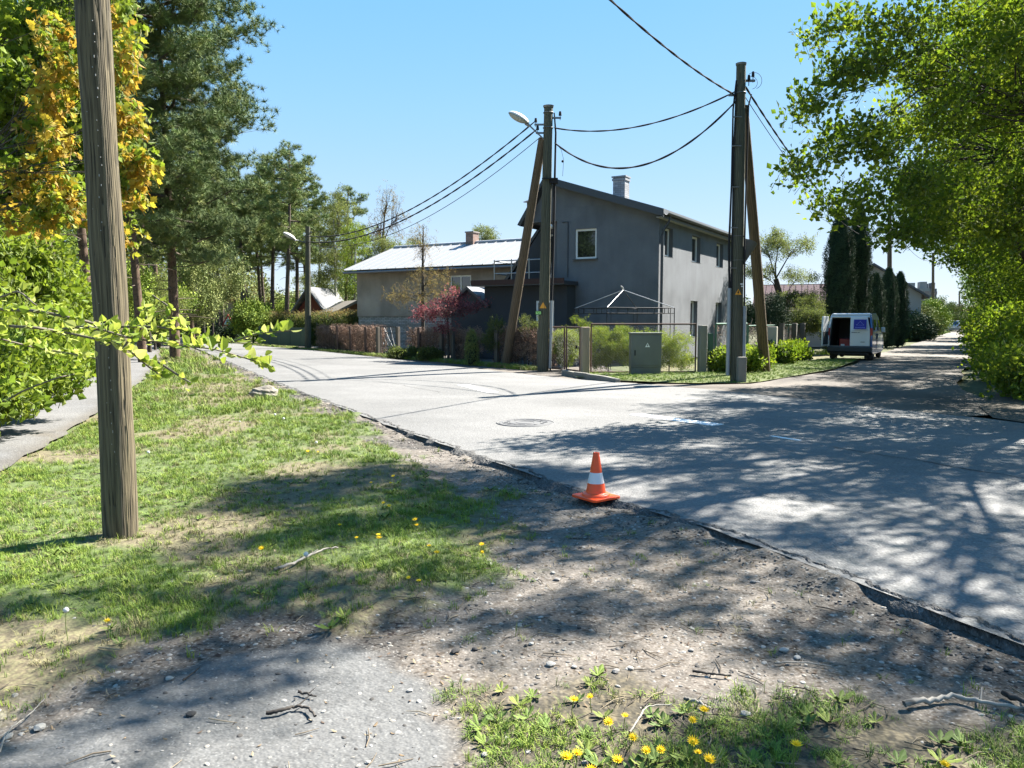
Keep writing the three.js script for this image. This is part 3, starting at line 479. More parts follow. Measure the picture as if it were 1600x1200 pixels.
{ // lamp pole with brace
  const [bx, bd] = onGround(848, 580), top = at(857, 168, bd), rel = (v) => v.clone().sub(V(bx, 0, bd));
  const H = thing('lamp_pole', 'mossy wooden pole carrying a street lamp and braced by a leaning prop', 'street lamp', [bx, 0, bd]);
  const T = rel(top), m = (h) => P3(T.x * h / T.y, h, T.z * h / T.y); LAMP = (h, dx = 0) => V(bx + T.x * h / T.y + dx, h, bd);
  mesh('shaft', limb([m(-0.1), m(2), m(4), m(6), T], [0.175, 0.165, 0.155, 0.145, 0.135], 18), greyWood, H);
  mesh('pole_cap', new THREE.CylinderGeometry(0.17, 0.15, 0.06, 14).translate(T.x, T.y + 0.02, 0), steel, H);
  const [px, pd] = onGround(789, 572); mesh('brace', limb([rel(V(px, -0.1, pd)), rel(V((px + bx) / 2, 3.6, (pd + bd) / 2)), m(7.15).add(P3(-0.16, 0, -0.05))], [0.165, 0.15, 0.125], 14), brownWood, H);
  streetLamp(H, m(7.52).add(P3(-0.64, 0, 0.25)), m(7.08).add(P3(-0.1, 0, 0.05)), 0.72);
  mesh('conduit', [rod(m(0).add(P3(0.22, 0.1, 0.05)), m(2.2).add(P3(0.23, 0, 0.05)), 0.05)], std(lin(0.3, 0.32, 0.34), 0.5, { metalness: 0.5 }), H);
  mesh('riser_cable', [limb([m(2.2).add(P3(0.23, 0, 0.05)), m(4).add(P3(0.25, 0, 0.03)), m(5.8).add(P3(0.24, 0, 0.03)), m(7.3).add(P3(0.24, 0, 0)), m(7.9).add(P3(0.18, 0, 0))], [0.03, 0.032, 0.035, 0.03, 0.02], 7), limb([m(3).add(P3(0.16, 0, 0.08)), m(5).add(P3(0.2, 0, 0.1)), m(5.9).add(P3(0.2, 0, 0.05))], [0.014, 0.014, 0.014], 6)], black, H);
  mesh('junction_box', [box(0.26, 0.16, 0.2, m(5.85).x + 0.2, 5.85, 0.05), box(0.42, 0.03, 0.05, m(5.85).x + 0.05, 5.9, 0.18)], black, H);
  mesh('bracket', [box(0.34, 0.05, 0.05, m(7.75).x + 0.22, 7.75, 0), box(0.34, 0.05, 0.05, m(7.55).x - 0.25, 7.55, 0), box(0.3, 0.05, 0.05, m(7.3).x - 0.22, 7.3, 0), new THREE.TorusGeometry(0.15, 0.014, 5, 18).rotateX(1.57).translate(m(7.9).x, 7.9, 0), new THREE.TorusGeometry(0.155, 0.012, 5, 18).rotateX(1.57).translate(m(7.45).x, 7.45, 0)], steel, H);
  for (const q of [m(7.88).add(P3(0.36, 0, 0)), m(7.68).add(P3(-0.38, 0, 0)), m(7.44).add(P3(-0.32, 0, 0.05))]) mesh('insulator', insulator(q), black, H);
  mesh('loose_wire', [limb([m(7.0).add(P3(0.24, 0, 0)), m(6.8).add(P3(0.42, 0, 0)), m(6.5).add(P3(0.5, 0, 0)), m(6.0).add(P3(0.48, 0, 0))], [0.006, 0.006, 0.006, 0.006], 5), new THREE.SphereGeometry(0.04, 8, 6).translate(m(6.45).x + 0.47, 6.45, 0)], black, H);
  mesh('warning_plate', warnTri(0.22).translate(m(2.05).x - 0.04, 2.05, 0.16), yellowSign, H);
  const num = signTex((c, w, h) => { c.fillStyle = '#0b1a08'; c.fillRect(0, 0, w, h); c.fillStyle = '#9cd078'; c.fillRect(14, 12, w - 28, h - 24); c.fillStyle = '#2f7a14'; [[44, 22, 14, 30], [62, 34, 12, 14], [74, 52, 16, 24], [96, 26, 9, 40], [116, 30, 8, 36]].forEach((q) => c.fillRect(...q)); }, 160, 96);
  const np = mesh('number_plate', box(0.2, 0.13, 0.01), std(lin(0.02, 0.05, 0.015), 0.5), H); np.position.set(m(1.8).x - 0.18, 1.82, 0.17);
  const nf = mesh('number_face', new THREE.PlaneGeometry(0.19, 0.12), std(0xffffff, 0.5, { map: num }), np); nf.position.z = 0.009;
}
{ // pole at the mouth of the side street
  const [bx, bd] = [5.72, 19.7], H = thing('utility_pole', 'dark tall utility pole with a leaning prop on the corner lawn', 'utility pole', [bx, 0, bd]);
  const T = at(1158, 102, bd).sub(V(bx, 0, bd)), m = (h) => P3(T.x * h / T.y, h, T.z * h / T.y); CORNER = (h, dx = 0) => V(bx + T.x * h / T.y + dx, h, bd);
  mesh('shaft', limb([m(0.05), m(3), m(6), T], [0.15, 0.14, 0.125, 0.115], 18), greyWood, H);
  mesh('pole_cap', new THREE.CylinderGeometry(0.135, 0.125, 0.05, 14).translate(T.x, T.y + 0.02, 0), steel, H);
  const st = new RoundedBoxGeometry(0.21, 0.75, 0.2, 2, 0.02).translate(0.06, 0.3, 0.24); mesh('concrete_stub', st, concrete, H);
  const [px, pd] = [7.75, 23.6]; const B = V(px, -0.1, pd).sub(V(bx, 0, bd)); mesh('brace', limb([B, m(6.7).add(P3(0.12, 0, -0.05)).lerp(B, 0.5), m(6.9).add(P3(0.1, 0, -0.06))], [0.16, 0.145, 0.11], 14), brownWood, H);
  mesh('cable_guard', [rod(m(0.2).add(P3(-0.22, 0, 0.03)), m(2.4).add(P3(-0.21, 0, 0.03)), 0.055), rod(m(0.4).add(P3(0.17, 0, 0.05)), m(1.95).add(P3(0.17, 0, 0.05)), 0.05)], std(lin(0.27, 0.30, 0.33), 0.5, { metalness: 0.5 }), H);
  mesh('riser_cable', [limb([m(2.4).add(P3(-0.21, 0, 0.03)), m(3.4).add(P3(-0.24, 0, 0.03)), m(5).add(P3(-0.2, 0, 0.03)), m(6.8).add(P3(-0.19, 0, 0.03)), m(7.5).add(P3(-0.12, 0, 0.03))], [0.03, 0.03, 0.022, 0.022, 0.02], 6), limb([m(2.4).add(P3(-0.17, 0, 0.05)), m(3.6).add(P3(-0.17, 0, 0.05)), m(6).add(P3(-0.16, 0, 0.05)), m(7.4).add(P3(-0.12, 0, 0.05))], [0.02, 0.02, 0.02, 0.018], 6), limb([m(1.95).add(P3(0.17, 0, 0.05)), m(3.5).add(P3(0.13, 0, 0.1)), m(5.3).add(P3(0.16, 0, 0.06)), m(6.9).add(P3(0.2, 0, 0)), m(7.2).add(P3(0.3, 0, -0.1))], [0.022, 0.022, 0.022, 0.022, 0.015], 6)], black, H);
  mesh('cable_clip', [2.9, 3.9, 4.9, 5.9, 6.6].map((h) => box(0.22, 0.025, 0.05, m(h).x - 0.1, h, 0.1)), steel, H);
  mesh('bracket', [box(0.3, 0.05, 0.05, m(7.5).x + 0.2, 7.5, 0), box(0.24, 0.045, 0.045, m(7.15).x - 0.18, 7.15, 0), new THREE.TorusGeometry(0.125, 0.012, 5, 18).rotateX(1.57).translate(m(7.2).x, 7.2, 0)], steel, H);
  for (const q of [m(7.66).add(P3(0.3, 0, 0)), m(7.56).add(P3(0.18, 0, 0.06))]) mesh('insulator', insulator(q, 0.04), black, H);
  mesh('loose_wire', [new THREE.TorusGeometry(0.2, 0.006, 5, 20, 3.4).rotateZ(-1.2).translate(m(7.5).x + 0.32, 7.5, 0), new THREE.TorusGeometry(0.15, 0.005, 5, 18, 3.2).rotateZ(-1.4).translate(m(7.45).x + 0.26, 7.45, 0)], black, H);
  mesh('strap', [3.1, 3.7].map((h) => new THREE.TorusGeometry(0.142, 0.006, 4, 18).rotateX(1.57).translate(m(h).x, h, 0)), steel, H);
  const w = mesh('warning_sign', warnTri(0.17).translate(m(2.3).x - 0.02, 2.3, 0.145), yellowSign, H); mesh('flash_mark', boltShape().translate(m(2.3).x - 0.02, 2.29, 0.15), black, w);
  mesh('tag_plate', [box(0.07, 0.03, 0.006, m(2.5).x + 0.06, 2.5, 0.15), box(0.05, 0.03, 0.006, m(2.44).x + 0.07, 2.44, 0.15)], whitePaint, H);
  mesh('horn_speaker', [new THREE.CylinderGeometry(0.05, 0.3, 0.62, 20, 1, true).rotateZ(-0.2).rotateX(0.2).translate(m(3.2).x + 0.3, 3.18, -0.25), new THREE.CylinderGeometry(0.07, 0.07, 0.16, 12).translate(m(3.5).x + 0.33, 3.5, -0.3)].map((g) => { g.rotateZ(Math.PI); return g.translate(m(3.2).x * 2 + 0.5, 6.45, 0); }), new THREE.MeshStandardMaterial({ color: lin(0.10, 0.11, 0.115), roughness: 0.5, side: THREE.DoubleSide }), H);
}
function farPole(label, px, pyBase, pyTop, d, r, mat, lampPx) {
  const x = at(px, pyBase, d).x, t = at(px, pyTop, d), H = thing('roadside_pole', label, 'utility pole', [x, 0, d]);
  mesh('shaft', limb([P3(0, -0.2, 0), P3((t.x - x) / 2, t.y / 2, 0), P3(t.x - x, t.y, 0)], [r * 1.2, r, r * 0.85], 12), mat, H);
  mesh('bracket', [box(0.3, 0.05, 0.05, t.x - x - 0.1, t.y - 0.5, 0), box(0.2, 0.05, 0.05, t.x - x + 0.1, t.y - 0.3, 0)], steel, H);
  if (lampPx) { const e = at(lampPx[0], lampPx[1], d - 0.6).sub(V(x, 0, d)); streetLamp(H, e, P3(t.x - x, e.y - 0.15, 0), 0.8); }
  return (h, dx = 0) => V(x + dx, h, d);
}
FAR_L = farPole('straight grey pole with a small lamp where the brown hedge begins', 481, 545, 354, 43.1, 0.155, greyWood, [460, 374]);
ROAD3 = farPole('leaning braced grey pole among the pines beside the triangular sign', 379, 531, 404, 62, 0.17, greyWood, [364, 428]);
{ const H = scene.children.at(-1), o = H.position; mesh('brace', limb([V(at(402, 500, 63).x, 0, 63).sub(o), P3(0.1, 5.2, 0)], [0.13, 0.11], 10), greyWood, H); }
const SIDE1 = farPole('dark pole standing beside the low thujas', 1390, 535, 330, 52, 0.15, brownWood);
const SIDE2 = farPole('pole rising from the yellow green roadside bushes', 1458, 515, 395, 88, 0.15, brownWood);
farPole('thin distant pole behind the silver car', 1499, 512, 455, 128, 0.13, brownWood);

function cable(label, a, b, sag, r = 0.016, twist = true) {
  const L = a.distanceTo(b), n = Math.ceil(L * (twist ? 7 : 1.2)), pt = (t) => a.clone().lerp(b, t).add(P3(0, -4 * sag * t * (1 - t), 0)), geos = [];
  const side = new THREE.Vector3().crossVectors(b.clone().sub(a).normalize(), P3(0, 1, 0)).normalize();
  for (const ph of twist ? [0, Math.PI] : [0]) { const pts = [], rad = []; for (let i = 0; i <= n; i++) { const t = i / n, w = t * L * 4 + ph, p = pt(t); if (twist) p.addScaledVector(side, Math.cos(w) * r * 0.5).add(P3(0, Math.sin(w) * r * 0.5, 0)); pts.push(p); rad.push(r); } geos.push(limb(pts, rad, 4)); }
  return solo('overhead_cable', geos, black, label, 'cable', 'overhead cables');
}
cable('twisted cable rising from the corner pole towards the near wooden pole', CORNER(7.15, -0.12), V(-3.05, 7.75, 5.62), 0.55, 0.018);
cable('upper twisted cable strung between corner pole and lamp pole', CORNER(7.25, -0.12), LAMP(7.45, 0.2), 0.42, 0.016);
cable('deep sagging twisted cable strung between corner pole and lamp pole', CORNER(7.0, -0.12), LAMP(7.0, 0.22), 1.15, 0.02);
cable('topmost of three cables from lamp pole to the far lamp', LAMP(7.68, -0.36), FAR_L(6.2, 0.1), 1.05, 0.02);
cable('middle of three cables from lamp pole to the far lamp', LAMP(7.44, -0.3), FAR_L(5.9, 0.1), 1.05, 0.022);
cable('lowest thin cable from lamp pole to the far lamp', LAMP(7.2, -0.2), FAR_L(5.75, 0.1), 1.2, 0.013, false);
cable('cable from the far lamp onward to the pole among the pines', FAR_L(6.1, -0.1), ROAD3(5.9), 0.7, 0.02, false);
cable('thick cable descending from corner pole along the side street', CORNER(7.35, 0.12), SIDE1(7.7), 1.5, 0.02);
cable('thin cable descending from corner pole along the side street', CORNER(7.1, 0.12), SIDE1(7.3), 1.5, 0.011, false);
cable('cable between the two further poles of the side street', SIDE1(7.7), SIDE2(8.5), 1.0, 0.02, false);
{ // triangular warning sign
  const d = 58, p = at(357, 503, d), H = thing('traffic_sign', 'red bordered triangular warning sign on a thin grey post', 'sign', [p.x, 0, d]);
  mesh('post', rod(P3(0, 0, 0), P3(0, p.y + 0.3, 0), 0.035), steel, H);
  const t = 0.95, tri = [[-t / 2, -t * 0.29], [t / 2, -t * 0.29], [0, t * 0.577]];
  mesh('border', plate(tri, 0.02, 0.03).translate(0, p.y, 0.05), std(lin(0.55, 0.04, 0.03), 0.5), H);
  mesh('face', plate(tri.map(([a, b]) => [a * 0.68, b * 0.68]), 0.02).translate(0, p.y, 0.09), whitePaint, H);
  mesh('symbol', [box(0.22, 0.07, 0.01, 0.02, p.y - 0.06, 0.115, 0, 0, -0.25), box(0.07, 0.2, 0.01, -0.05, p.y + 0.03, 0.115, 0, 0, 0.4)], black, H);
}

// ---------------------------------------------------------------- fences, gates, cabinet, gazebo, kerb
const rust = std(0xffffff, 0.85, { map: renderTex([0.075, 0.045, 0.035], 0.9, 0.2, 31) }), greenPaint = std(lin(0.025, 0.085, 0.055), 0.5), wire = std(lin(0.16, 0.16, 0.155), 0.6, { metalness: 0.4 });
function linkMesh(L, h, y0, step = 0.085) {                          // diagonal woven wire in the local x, y plane
  const g = [], r = 0.0014;
  for (let s = -h; s < L; s += step) for (const k of [1, -1]) {
    let x0 = s, x1 = s + h, a = 0, b = h; if (x0 < 0) { a = -x0; x0 = 0; } if (x1 > L) { b -= x1 - L; x1 = L; } if (b - a < 0.02) continue;
    const ya = k > 0 ? y0 + a : y0 + h - a, yb = k > 0 ? y0 + b : y0 + h - b;
    g.push(rod(P3(x0, ya, k * r), P3(x1, yb, k * r), r, r, 3, false));
  }
  return join(g);
}
function runOf(a, b) { const dx = b[0] - a[0], dd = b[1] - a[1]; return { L: Math.hypot(dx, dd), turn: Math.atan2(dd, dx) }; }  // local +x runs from a to b
const fenceLine = (px) => onGround(px, 546 + (px - 490) * 0.086);     // foot of the fence along the main road
const darkConcrete = std(0xffffff, 0.95, { map: renderTex([0.105, 0.092, 0.075], 0.7, 0.3, 23) });
{ // concrete posts and netting along the brown hedges
  const posts = [528, 548, 572, 591, 622, 655, 690, 708, 776, 843];
  const groupF = 'concrete posts of the hedge fence';
  const pg = new RoundedBoxGeometry(0.16, 1.45, 0.14, 2, 0.02).translate(0, 0.68, 0);
  posts.forEach((px, i) => { const [x, d] = fenceLine(px), m = solo('fence_post', pg, px < 580 || px === 655 ? rust : darkConcrete, px < 580 ? 'thin rusty post standing in the long brown hedge' : px === 655 ? 'rusty post in the hedge stretch past the metal gate' : 'square concrete fence post along the brown hedges', 'fence post', px < 580 ? 'rusty posts of the long hedge' : px === 655 ? null : groupF); m.position.set(x, 0, -d); m.rotation.y = 0.9 + (h2(i, 3) - 0.5) * 0.2; m.rotation.z = (h2(i, 8) - 0.5) * 0.06; m.scale.set(px < 580 ? 0.4 : 0.95, 0.9 + 0.12 * h2(i, 4), 1); });
}
{ // wrought gate by the low house
  const a = fenceLine(595), b = fenceLine(619), { L, turn } = runOf(a, b), H = thing('garden_gate', 'dark wrought metal garden gate between two concrete posts', 'gate', [a[0], 0, a[1]], turn);
  const bar = (x0, y0, x1, y1, r = 0.014) => rod(P3(x0, y0, 0), P3(x1, y1, 0), r, r, 6);
  mesh('frame', [bar(0, 0.1, L, 0.1, 0.022), bar(0, 1.3, L, 1.3, 0.022), bar(0, 0.1, 0, 1.3, 0.022), bar(L, 0.1, L, 1.3, 0.022), bar(0, 0.42, L, 0.42)], black, H);
  mesh('scrollwork', [...Array.from({ length: 7 }, (_, i) => bar(L * (i + 0.5) / 7, 0.42, L * ((i * 3 % 7) + 0.5) / 7, 1.3, 0.011)), ...Array.from({ length: 8 }, (_, i) => bar(L * (i + 0.5) / 8, 0.1, L * (i + 0.5) / 8, 0.42, 0.011)), ...[0.25, 0.5, 0.75].map((t) => new THREE.TorusGeometry(0.13, 0.012, 5, 16).translate(L * t, 0.62, 0))], steel, H);
}
function framedMesh(name, label, category, a, b, h, y0, railMat, rr_ = 0.025, mids = [], group) {
  const { L, turn } = runOf(a, b), H = thing(name, label, category, [a[0], 0, a[1]], turn, group);
  const bar = (x0, p0, x1, p1) => rod(P3(x0, p0, 0), P3(x1, p1, 0), rr_, rr_, 8);
  mesh('top_rail', bar(0, y0 + h, L, y0 + h), railMat, H); mesh('bottom_rail', bar(0, y0, L, y0), railMat, H);
  for (const x of [0, ...mids, L]) mesh('upright', bar(x, 0, x, y0 + h + 0.02), railMat, H);
  const w = mesh('wire_mesh', linkMesh(L, h, y0), wire, H); w.userData.kind = 'stuff';
  return H;
}
const corner1 = [2.15, 22.9], corner2 = [5.62, 23.1];
framedMesh('netting_fence', 'rusty framed wire mesh panel beside the lamp pole', 'fence', [1.22, 24.6], [1.62, 23.9], 1.3, 0.08, rust);
{ const H = framedMesh('wire_gate', 'narrow open wire gate next to the sunlit concrete post', 'gate', [1.68, 23.8], [2.02, 23.0], 1.3, 0.08, rust); mesh('handle', new RoundedBoxGeometry(0.03, 0.1, 0.06, 1, 0.01).translate(0.7, 0.8, 0.03), black, H); }
{ const m = solo('gate_post', new RoundedBoxGeometry(0.24, 1.42, 0.22, 2, 0.03).translate(0, 0.69, 0), std(0xffffff, 0.95, { map: renderTex([0.30, 0.235, 0.165], 0.7, 0.4, 41), bumpMap: fineBump, bumpScale: 0.012 }), 'sunlit sandy concrete gate post with pointed top', 'gate post'); m.position.set(2.15, 0, -22.75); m.rotation.y = 0.2; }
framedMesh('mesh_fence', 'rusty framed wire mesh fence behind the grey cabinet', 'fence', [2.34, 22.9], [5.48, 23.1], 1.42, 0.06, rust);
{ const m = solo('corner_post', new RoundedBoxGeometry(0.23, 1.45, 0.22, 2, 0.03).translate(0, 0.72, 0), concrete, 'square grey concrete post at the corner of the fence', 'fence post'); m.position.set(5.68, 0, -23.1); m.rotation.y = 0.15; }
{ const m = solo('corner_stake', new RoundedBoxGeometry(0.14, 1.2, 0.14, 1, 0.01).translate(0, 0.6, 0), greenPaint, 'short dark green post next to the corner post', 'fence post'); m.position.set(6.02, 0, -23.5); }
const S = (t) => [6.15 + 0.53 * t, 23.4 + 0.848 * t];                // fence line along the side street
framedMesh('green_gate', 'wide green framed gate with wire mesh behind the corner pole', 'gate', S(0), S(3.4), 1.38, 0.1, greenPaint, 0.03, [1.7]);
framedMesh('green_fence', 'green railed wire fence running on behind the leaning prop', 'fence', S(3.6), S(7.6), 1.3, 0.1, greenPaint, 0.025, [2]);
framedMesh('street_fence', 'far stretch of wire fence ending beside the white van', 'fence', S(7.9), S(13.0), 1.3, 0.1, greenPaint, 0.025, [1.7, 3.4]);
[7.75, 10, 11.6].forEach((t, i) => { const m = solo('street_post', new RoundedBoxGeometry(0.2, 1.5, 0.2, 2, 0.02).translate(0, 0.72, 0), darkConcrete, 'dark concrete post along the side street fence', 'fence post', 'posts of the side street fence'); m.position.set(S(t)[0] + 0.1, 0, -S(t)[1] + 0.15); m.rotation.y = TURN; });
{ const H = thing('meter_box', 'pale upright meter box on the fence beside the leaning prop', 'box', [S(5.6)[0] + 0.25, 0, S(5.6)[1] - 0.25], TURN); mesh('cabinet', new RoundedBoxGeometry(0.34, 0.72, 0.2, 2, 0.02).translate(0, 1.0, 0), std(lin(0.3, 0.28, 0.24), 0.7), H); mesh('stand', box(0.06, 0.66, 0.06, 0, 0.32, -0.05), steel, H); }
{ // grey distribution cabinet
  const H = thing('utility_cabinet', 'grey green street electricity cabinet with a white warning triangle', 'utility cabinet', [3.86, 0, 22.45], 0.03);
  const g = std(0xffffff, 0.6, { map: renderTex([0.105, 0.112, 0.10], 0.6, 0.45, 51) });
  mesh('plinth', box(0.86, 0.22, 0.34, 0, 0.11, 0), g, H); mesh('body', new RoundedBoxGeometry(0.88, 0.97, 0.36, 2, 0.012).translate(0, 0.71, 0), g, H);
  mesh('roof', new RoundedBoxGeometry(0.92, 0.05, 0.4, 2, 0.015).translate(0, 1.215, 0), g, H);
  const dr = mesh('door', new RoundedBoxGeometry(0.8, 0.86, 0.02, 1, 0.006).translate(0, 0.72, 0.185), g, H);
  mesh('handle', new RoundedBoxGeometry(0.03, 0.16, 0.03, 1, 0.01).translate(-0.33, 0.66, 0.205), black, dr);
  const sg = mesh('warning_triangle', warnTri(0.14).translate(0.03, 0.88, 0.197), whitePaint, dr);
  mesh('flash_mark', boltShape().scale(0.8, 0.8, 1).translate(0.03, 0.87, 0.202), black, dr);
}
{ // bare gazebo frame behind the fence
  const H = thing('gazebo_frame', 'bare pavilion frame of thin dark tubes with a peaked top', 'gazebo', [3.8, 0, 26.6], 0.35), s = 1.25, t = std(lin(0.03, 0.03, 0.035), 0.35, { metalness: 0.6 }), pale = std(lin(0.45, 0.45, 0.46), 0.35, { metalness: 0.4 });
  const c = [[-s, s], [s, s], [s, -s], [-s, -s]];
  c.forEach(([x, z], i) => { const [x2, z2] = c[(i + 1) % 4]; mesh('post', [rod(P3(x, 0, z), P3(x, 2.0, z), 0.016), rod(P3(x * 0.88, 0, z), P3(x * 0.88, 2.0, z), 0.011)], t, H); mesh('top_rail', [rod(P3(x, 2.0, z), P3(x2, 2.0, z2), 0.014), rod(P3(x, 1.82, z), P3(x2, 1.82, z2), 0.011), ...[0.15, 0.3, 0.7, 0.85].map((k) => rod(P3(x + (x2 - x) * k, 1.82, z + (z2 - z) * k), P3(x + (x2 - x) * k, 2.0, z + (z2 - z) * k), 0.012))], t, H); mesh('rafter', rod(P3(x, 2.0, z), P3(0, 2.62, 0), 0.013), i === 2 ? t : pale, H); });
  mesh('finial', limb([P3(0, 2.6, 0), P3(-0.03, 2.7, 0), P3(-0.1, 2.76, 0)], [0.03, 0.03, 0.02], 8), pale, H);
}
{ // tilted concrete kerb stones at the lawn corner
  const a = onGround(880, 583, 0.05), b = onGround(966, 597, 0.05), n = 4;
  for (let i = 0; i < n; i++) { const p = [a[0] + (b[0] - a[0]) * (i + 0.5) / n, a[1] + (b[1] - a[1]) * (i + 0.5) / n], { L, turn } = runOf(a, b); const m = solo('kerb_stone', new RoundedBoxGeometry(L / n - 0.03, 0.2, 0.13, 2, 0.02), concrete, 'old concrete kerb stone in the row edging the corner lawn', 'kerb stone', 'kerb stones at the corner lawn'); m.position.set(p[0], 0.035 + 0.02 * h2(i, 2), -p[1]); m.rotation.set(0, turn, (h2(i, 6) - 0.5) * 0.06); }
}
{ // corner lawn: a low raised sheet between road and fence
  const pts = [[1.75, 21.3], [2.9, 19.95], [4.2, 19.2], [5.7, 19.15], [6.3, 19.6], [7.8, 21.5], [10.4, 24.9], [13.5, 30.2], [12.4, 31], [6.0, 23.3], [2.1, 22.9]];
  const T = tex(512, 512, (u, v) => { const n = fbm(u * 10, v * 10, 4, 10), m = vn(u * 200, v * 200, 200); return [0.055 + 0.03 * n, 0.075 + 0.025 * n, 0.018].map((q) => q * (0.6 + 0.8 * m)); }); T.repeat.set(0.25, 0.25);
  const g = polyGeo(pts); g.translate(0, ROAD_Y + 0.005, 0); const m = struct('corner_lawn', g, std(0xffffff, 1, { map: T }), 'mown grass strip between the fence and the side street');
}
{ // weathered log lying by the road on the far lawn
  const [x, d] = onGround(411, 614, 0.1), H = thing('rock', 'grey layered rock lying in the lawn beside the road', 'rock', [x, 0, d], 0.35);
  const g = new THREE.IcosahedronGeometry(1, 5), p = g.attributes.position;
  for (let i = 0; i < p.count; i++) { const a = P3(p.getX(i), p.getY(i), p.getZ(i)), n = fbm(a.x * 2 + 9, a.z * 2 + a.y, 4) - 0.5, lay = 0.06 * Math.sin(a.y * 14 + a.x * 4), k = 1 + 0.4 * n + lay; p.setXYZ(i, a.x * 0.29 * k, Math.max(-0.2, a.y * 0.16 * k * (1.1 + 0.3 * a.x)) + 0.07, a.z * 0.22 * k); }
  g.computeVertexNormals(); mesh('body', g, std(0xffffff, 0.95, { map: renderTex([0.16, 0.145, 0.12], 1.2, 0.5, 61) }), H);
}
{ // the traffic cone
  const [x, d] = onGround(931, 770, 0.09), H = thing('traffic_cone', 'orange traffic cone with one white band at the edge of the road', 'traffic cone', [x, ROAD_Y + 0.012, d], 0.62);
  const og = std(lin(0.90, 0.085, 0.012), 0.42), s = 0.15;
  const b = new THREE.Shape(); b.moveTo(-s + 0.02, -s); b.lineTo(s - 0.02, -s); b.quadraticCurveTo(s, -s, s, -s + 0.02); b.lineTo(s, s - 0.02); b.quadraticCurveTo(s, s, s - 0.02, s); b.lineTo(-s + 0.02, s); b.quadraticCurveTo(-s, s, -s, s - 0.02); b.lineTo(-s, -s + 0.02); b.quadraticCurveTo(-s, -s, -s + 0.02, -s);
  mesh('base', new THREE.ExtrudeGeometry(b, { depth: 0.014, bevelEnabled: true, bevelSize: 0.004, bevelThickness: 0.004, bevelSegments: 2 }).rotateX(-Math.PI / 2).translate(0, 0.004, 0), og, H);
  const prof = [[0.125, 0.02], [0.122, 0.034], [0.112, 0.042], [0.092, 0.046], [0.086, 0.056], [0.072, 0.135], [0.0655, 0.135], [0.050, 0.25], [0.032, 0.36], [0.030, 0.362], [0.027, 0.40], [0.018, 0.402], [0.016, 0.39]].map(([r, y]) => new THREE.Vector2(r, y));
  mesh('body', new THREE.LatheGeometry(prof, 40), og, H);
  mesh('white_band', new THREE.LatheGeometry([[0.0725, 0.132], [0.0735, 0.134], [0.0535, 0.226], [0.052, 0.228]].map(([r, y]) => new THREE.Vector2(r, y)), 40), std(lin(0.66, 0.65, 0.64), 0.45), H);
}

// ---------------------------------------------------------------- vehicles
const tyreMat = std(lin(0.02, 0.02, 0.021), 0.85), rimMat = std(lin(0.3, 0.3, 0.31), 0.35, { metalness: 0.7 }), carGlass = new THREE.MeshPhysicalMaterial({ color: lin(0.02, 0.026, 0.03), roughness: 0.05, clearcoat: 1 }), redLens = std(lin(0.35, 0.012, 0.012), 0.25), plastic = std(lin(0.03, 0.031, 0.034), 0.65);
const paint = (c) => new THREE.MeshPhysicalMaterial({ color: c, roughness: 0.4, clearcoat: 0.8, clearcoatRoughness: 0.08 });
function wheel(parent, x, z, r, w) { const g = new THREE.Group(); g.name = 'wheel'; g.position.set(x, r, z); parent.add(g); mesh('tyre', new THREE.TorusGeometry(r - w * 0.42, w * 0.42, 10, 24).rotateY(Math.PI / 2).scale(1.15, 1, 1), tyreMat, g); mesh('rim', new THREE.CylinderGeometry(r * 0.62, r * 0.62, w * 0.7, 18).rotateZ(Math.PI / 2), rimMat, g); }
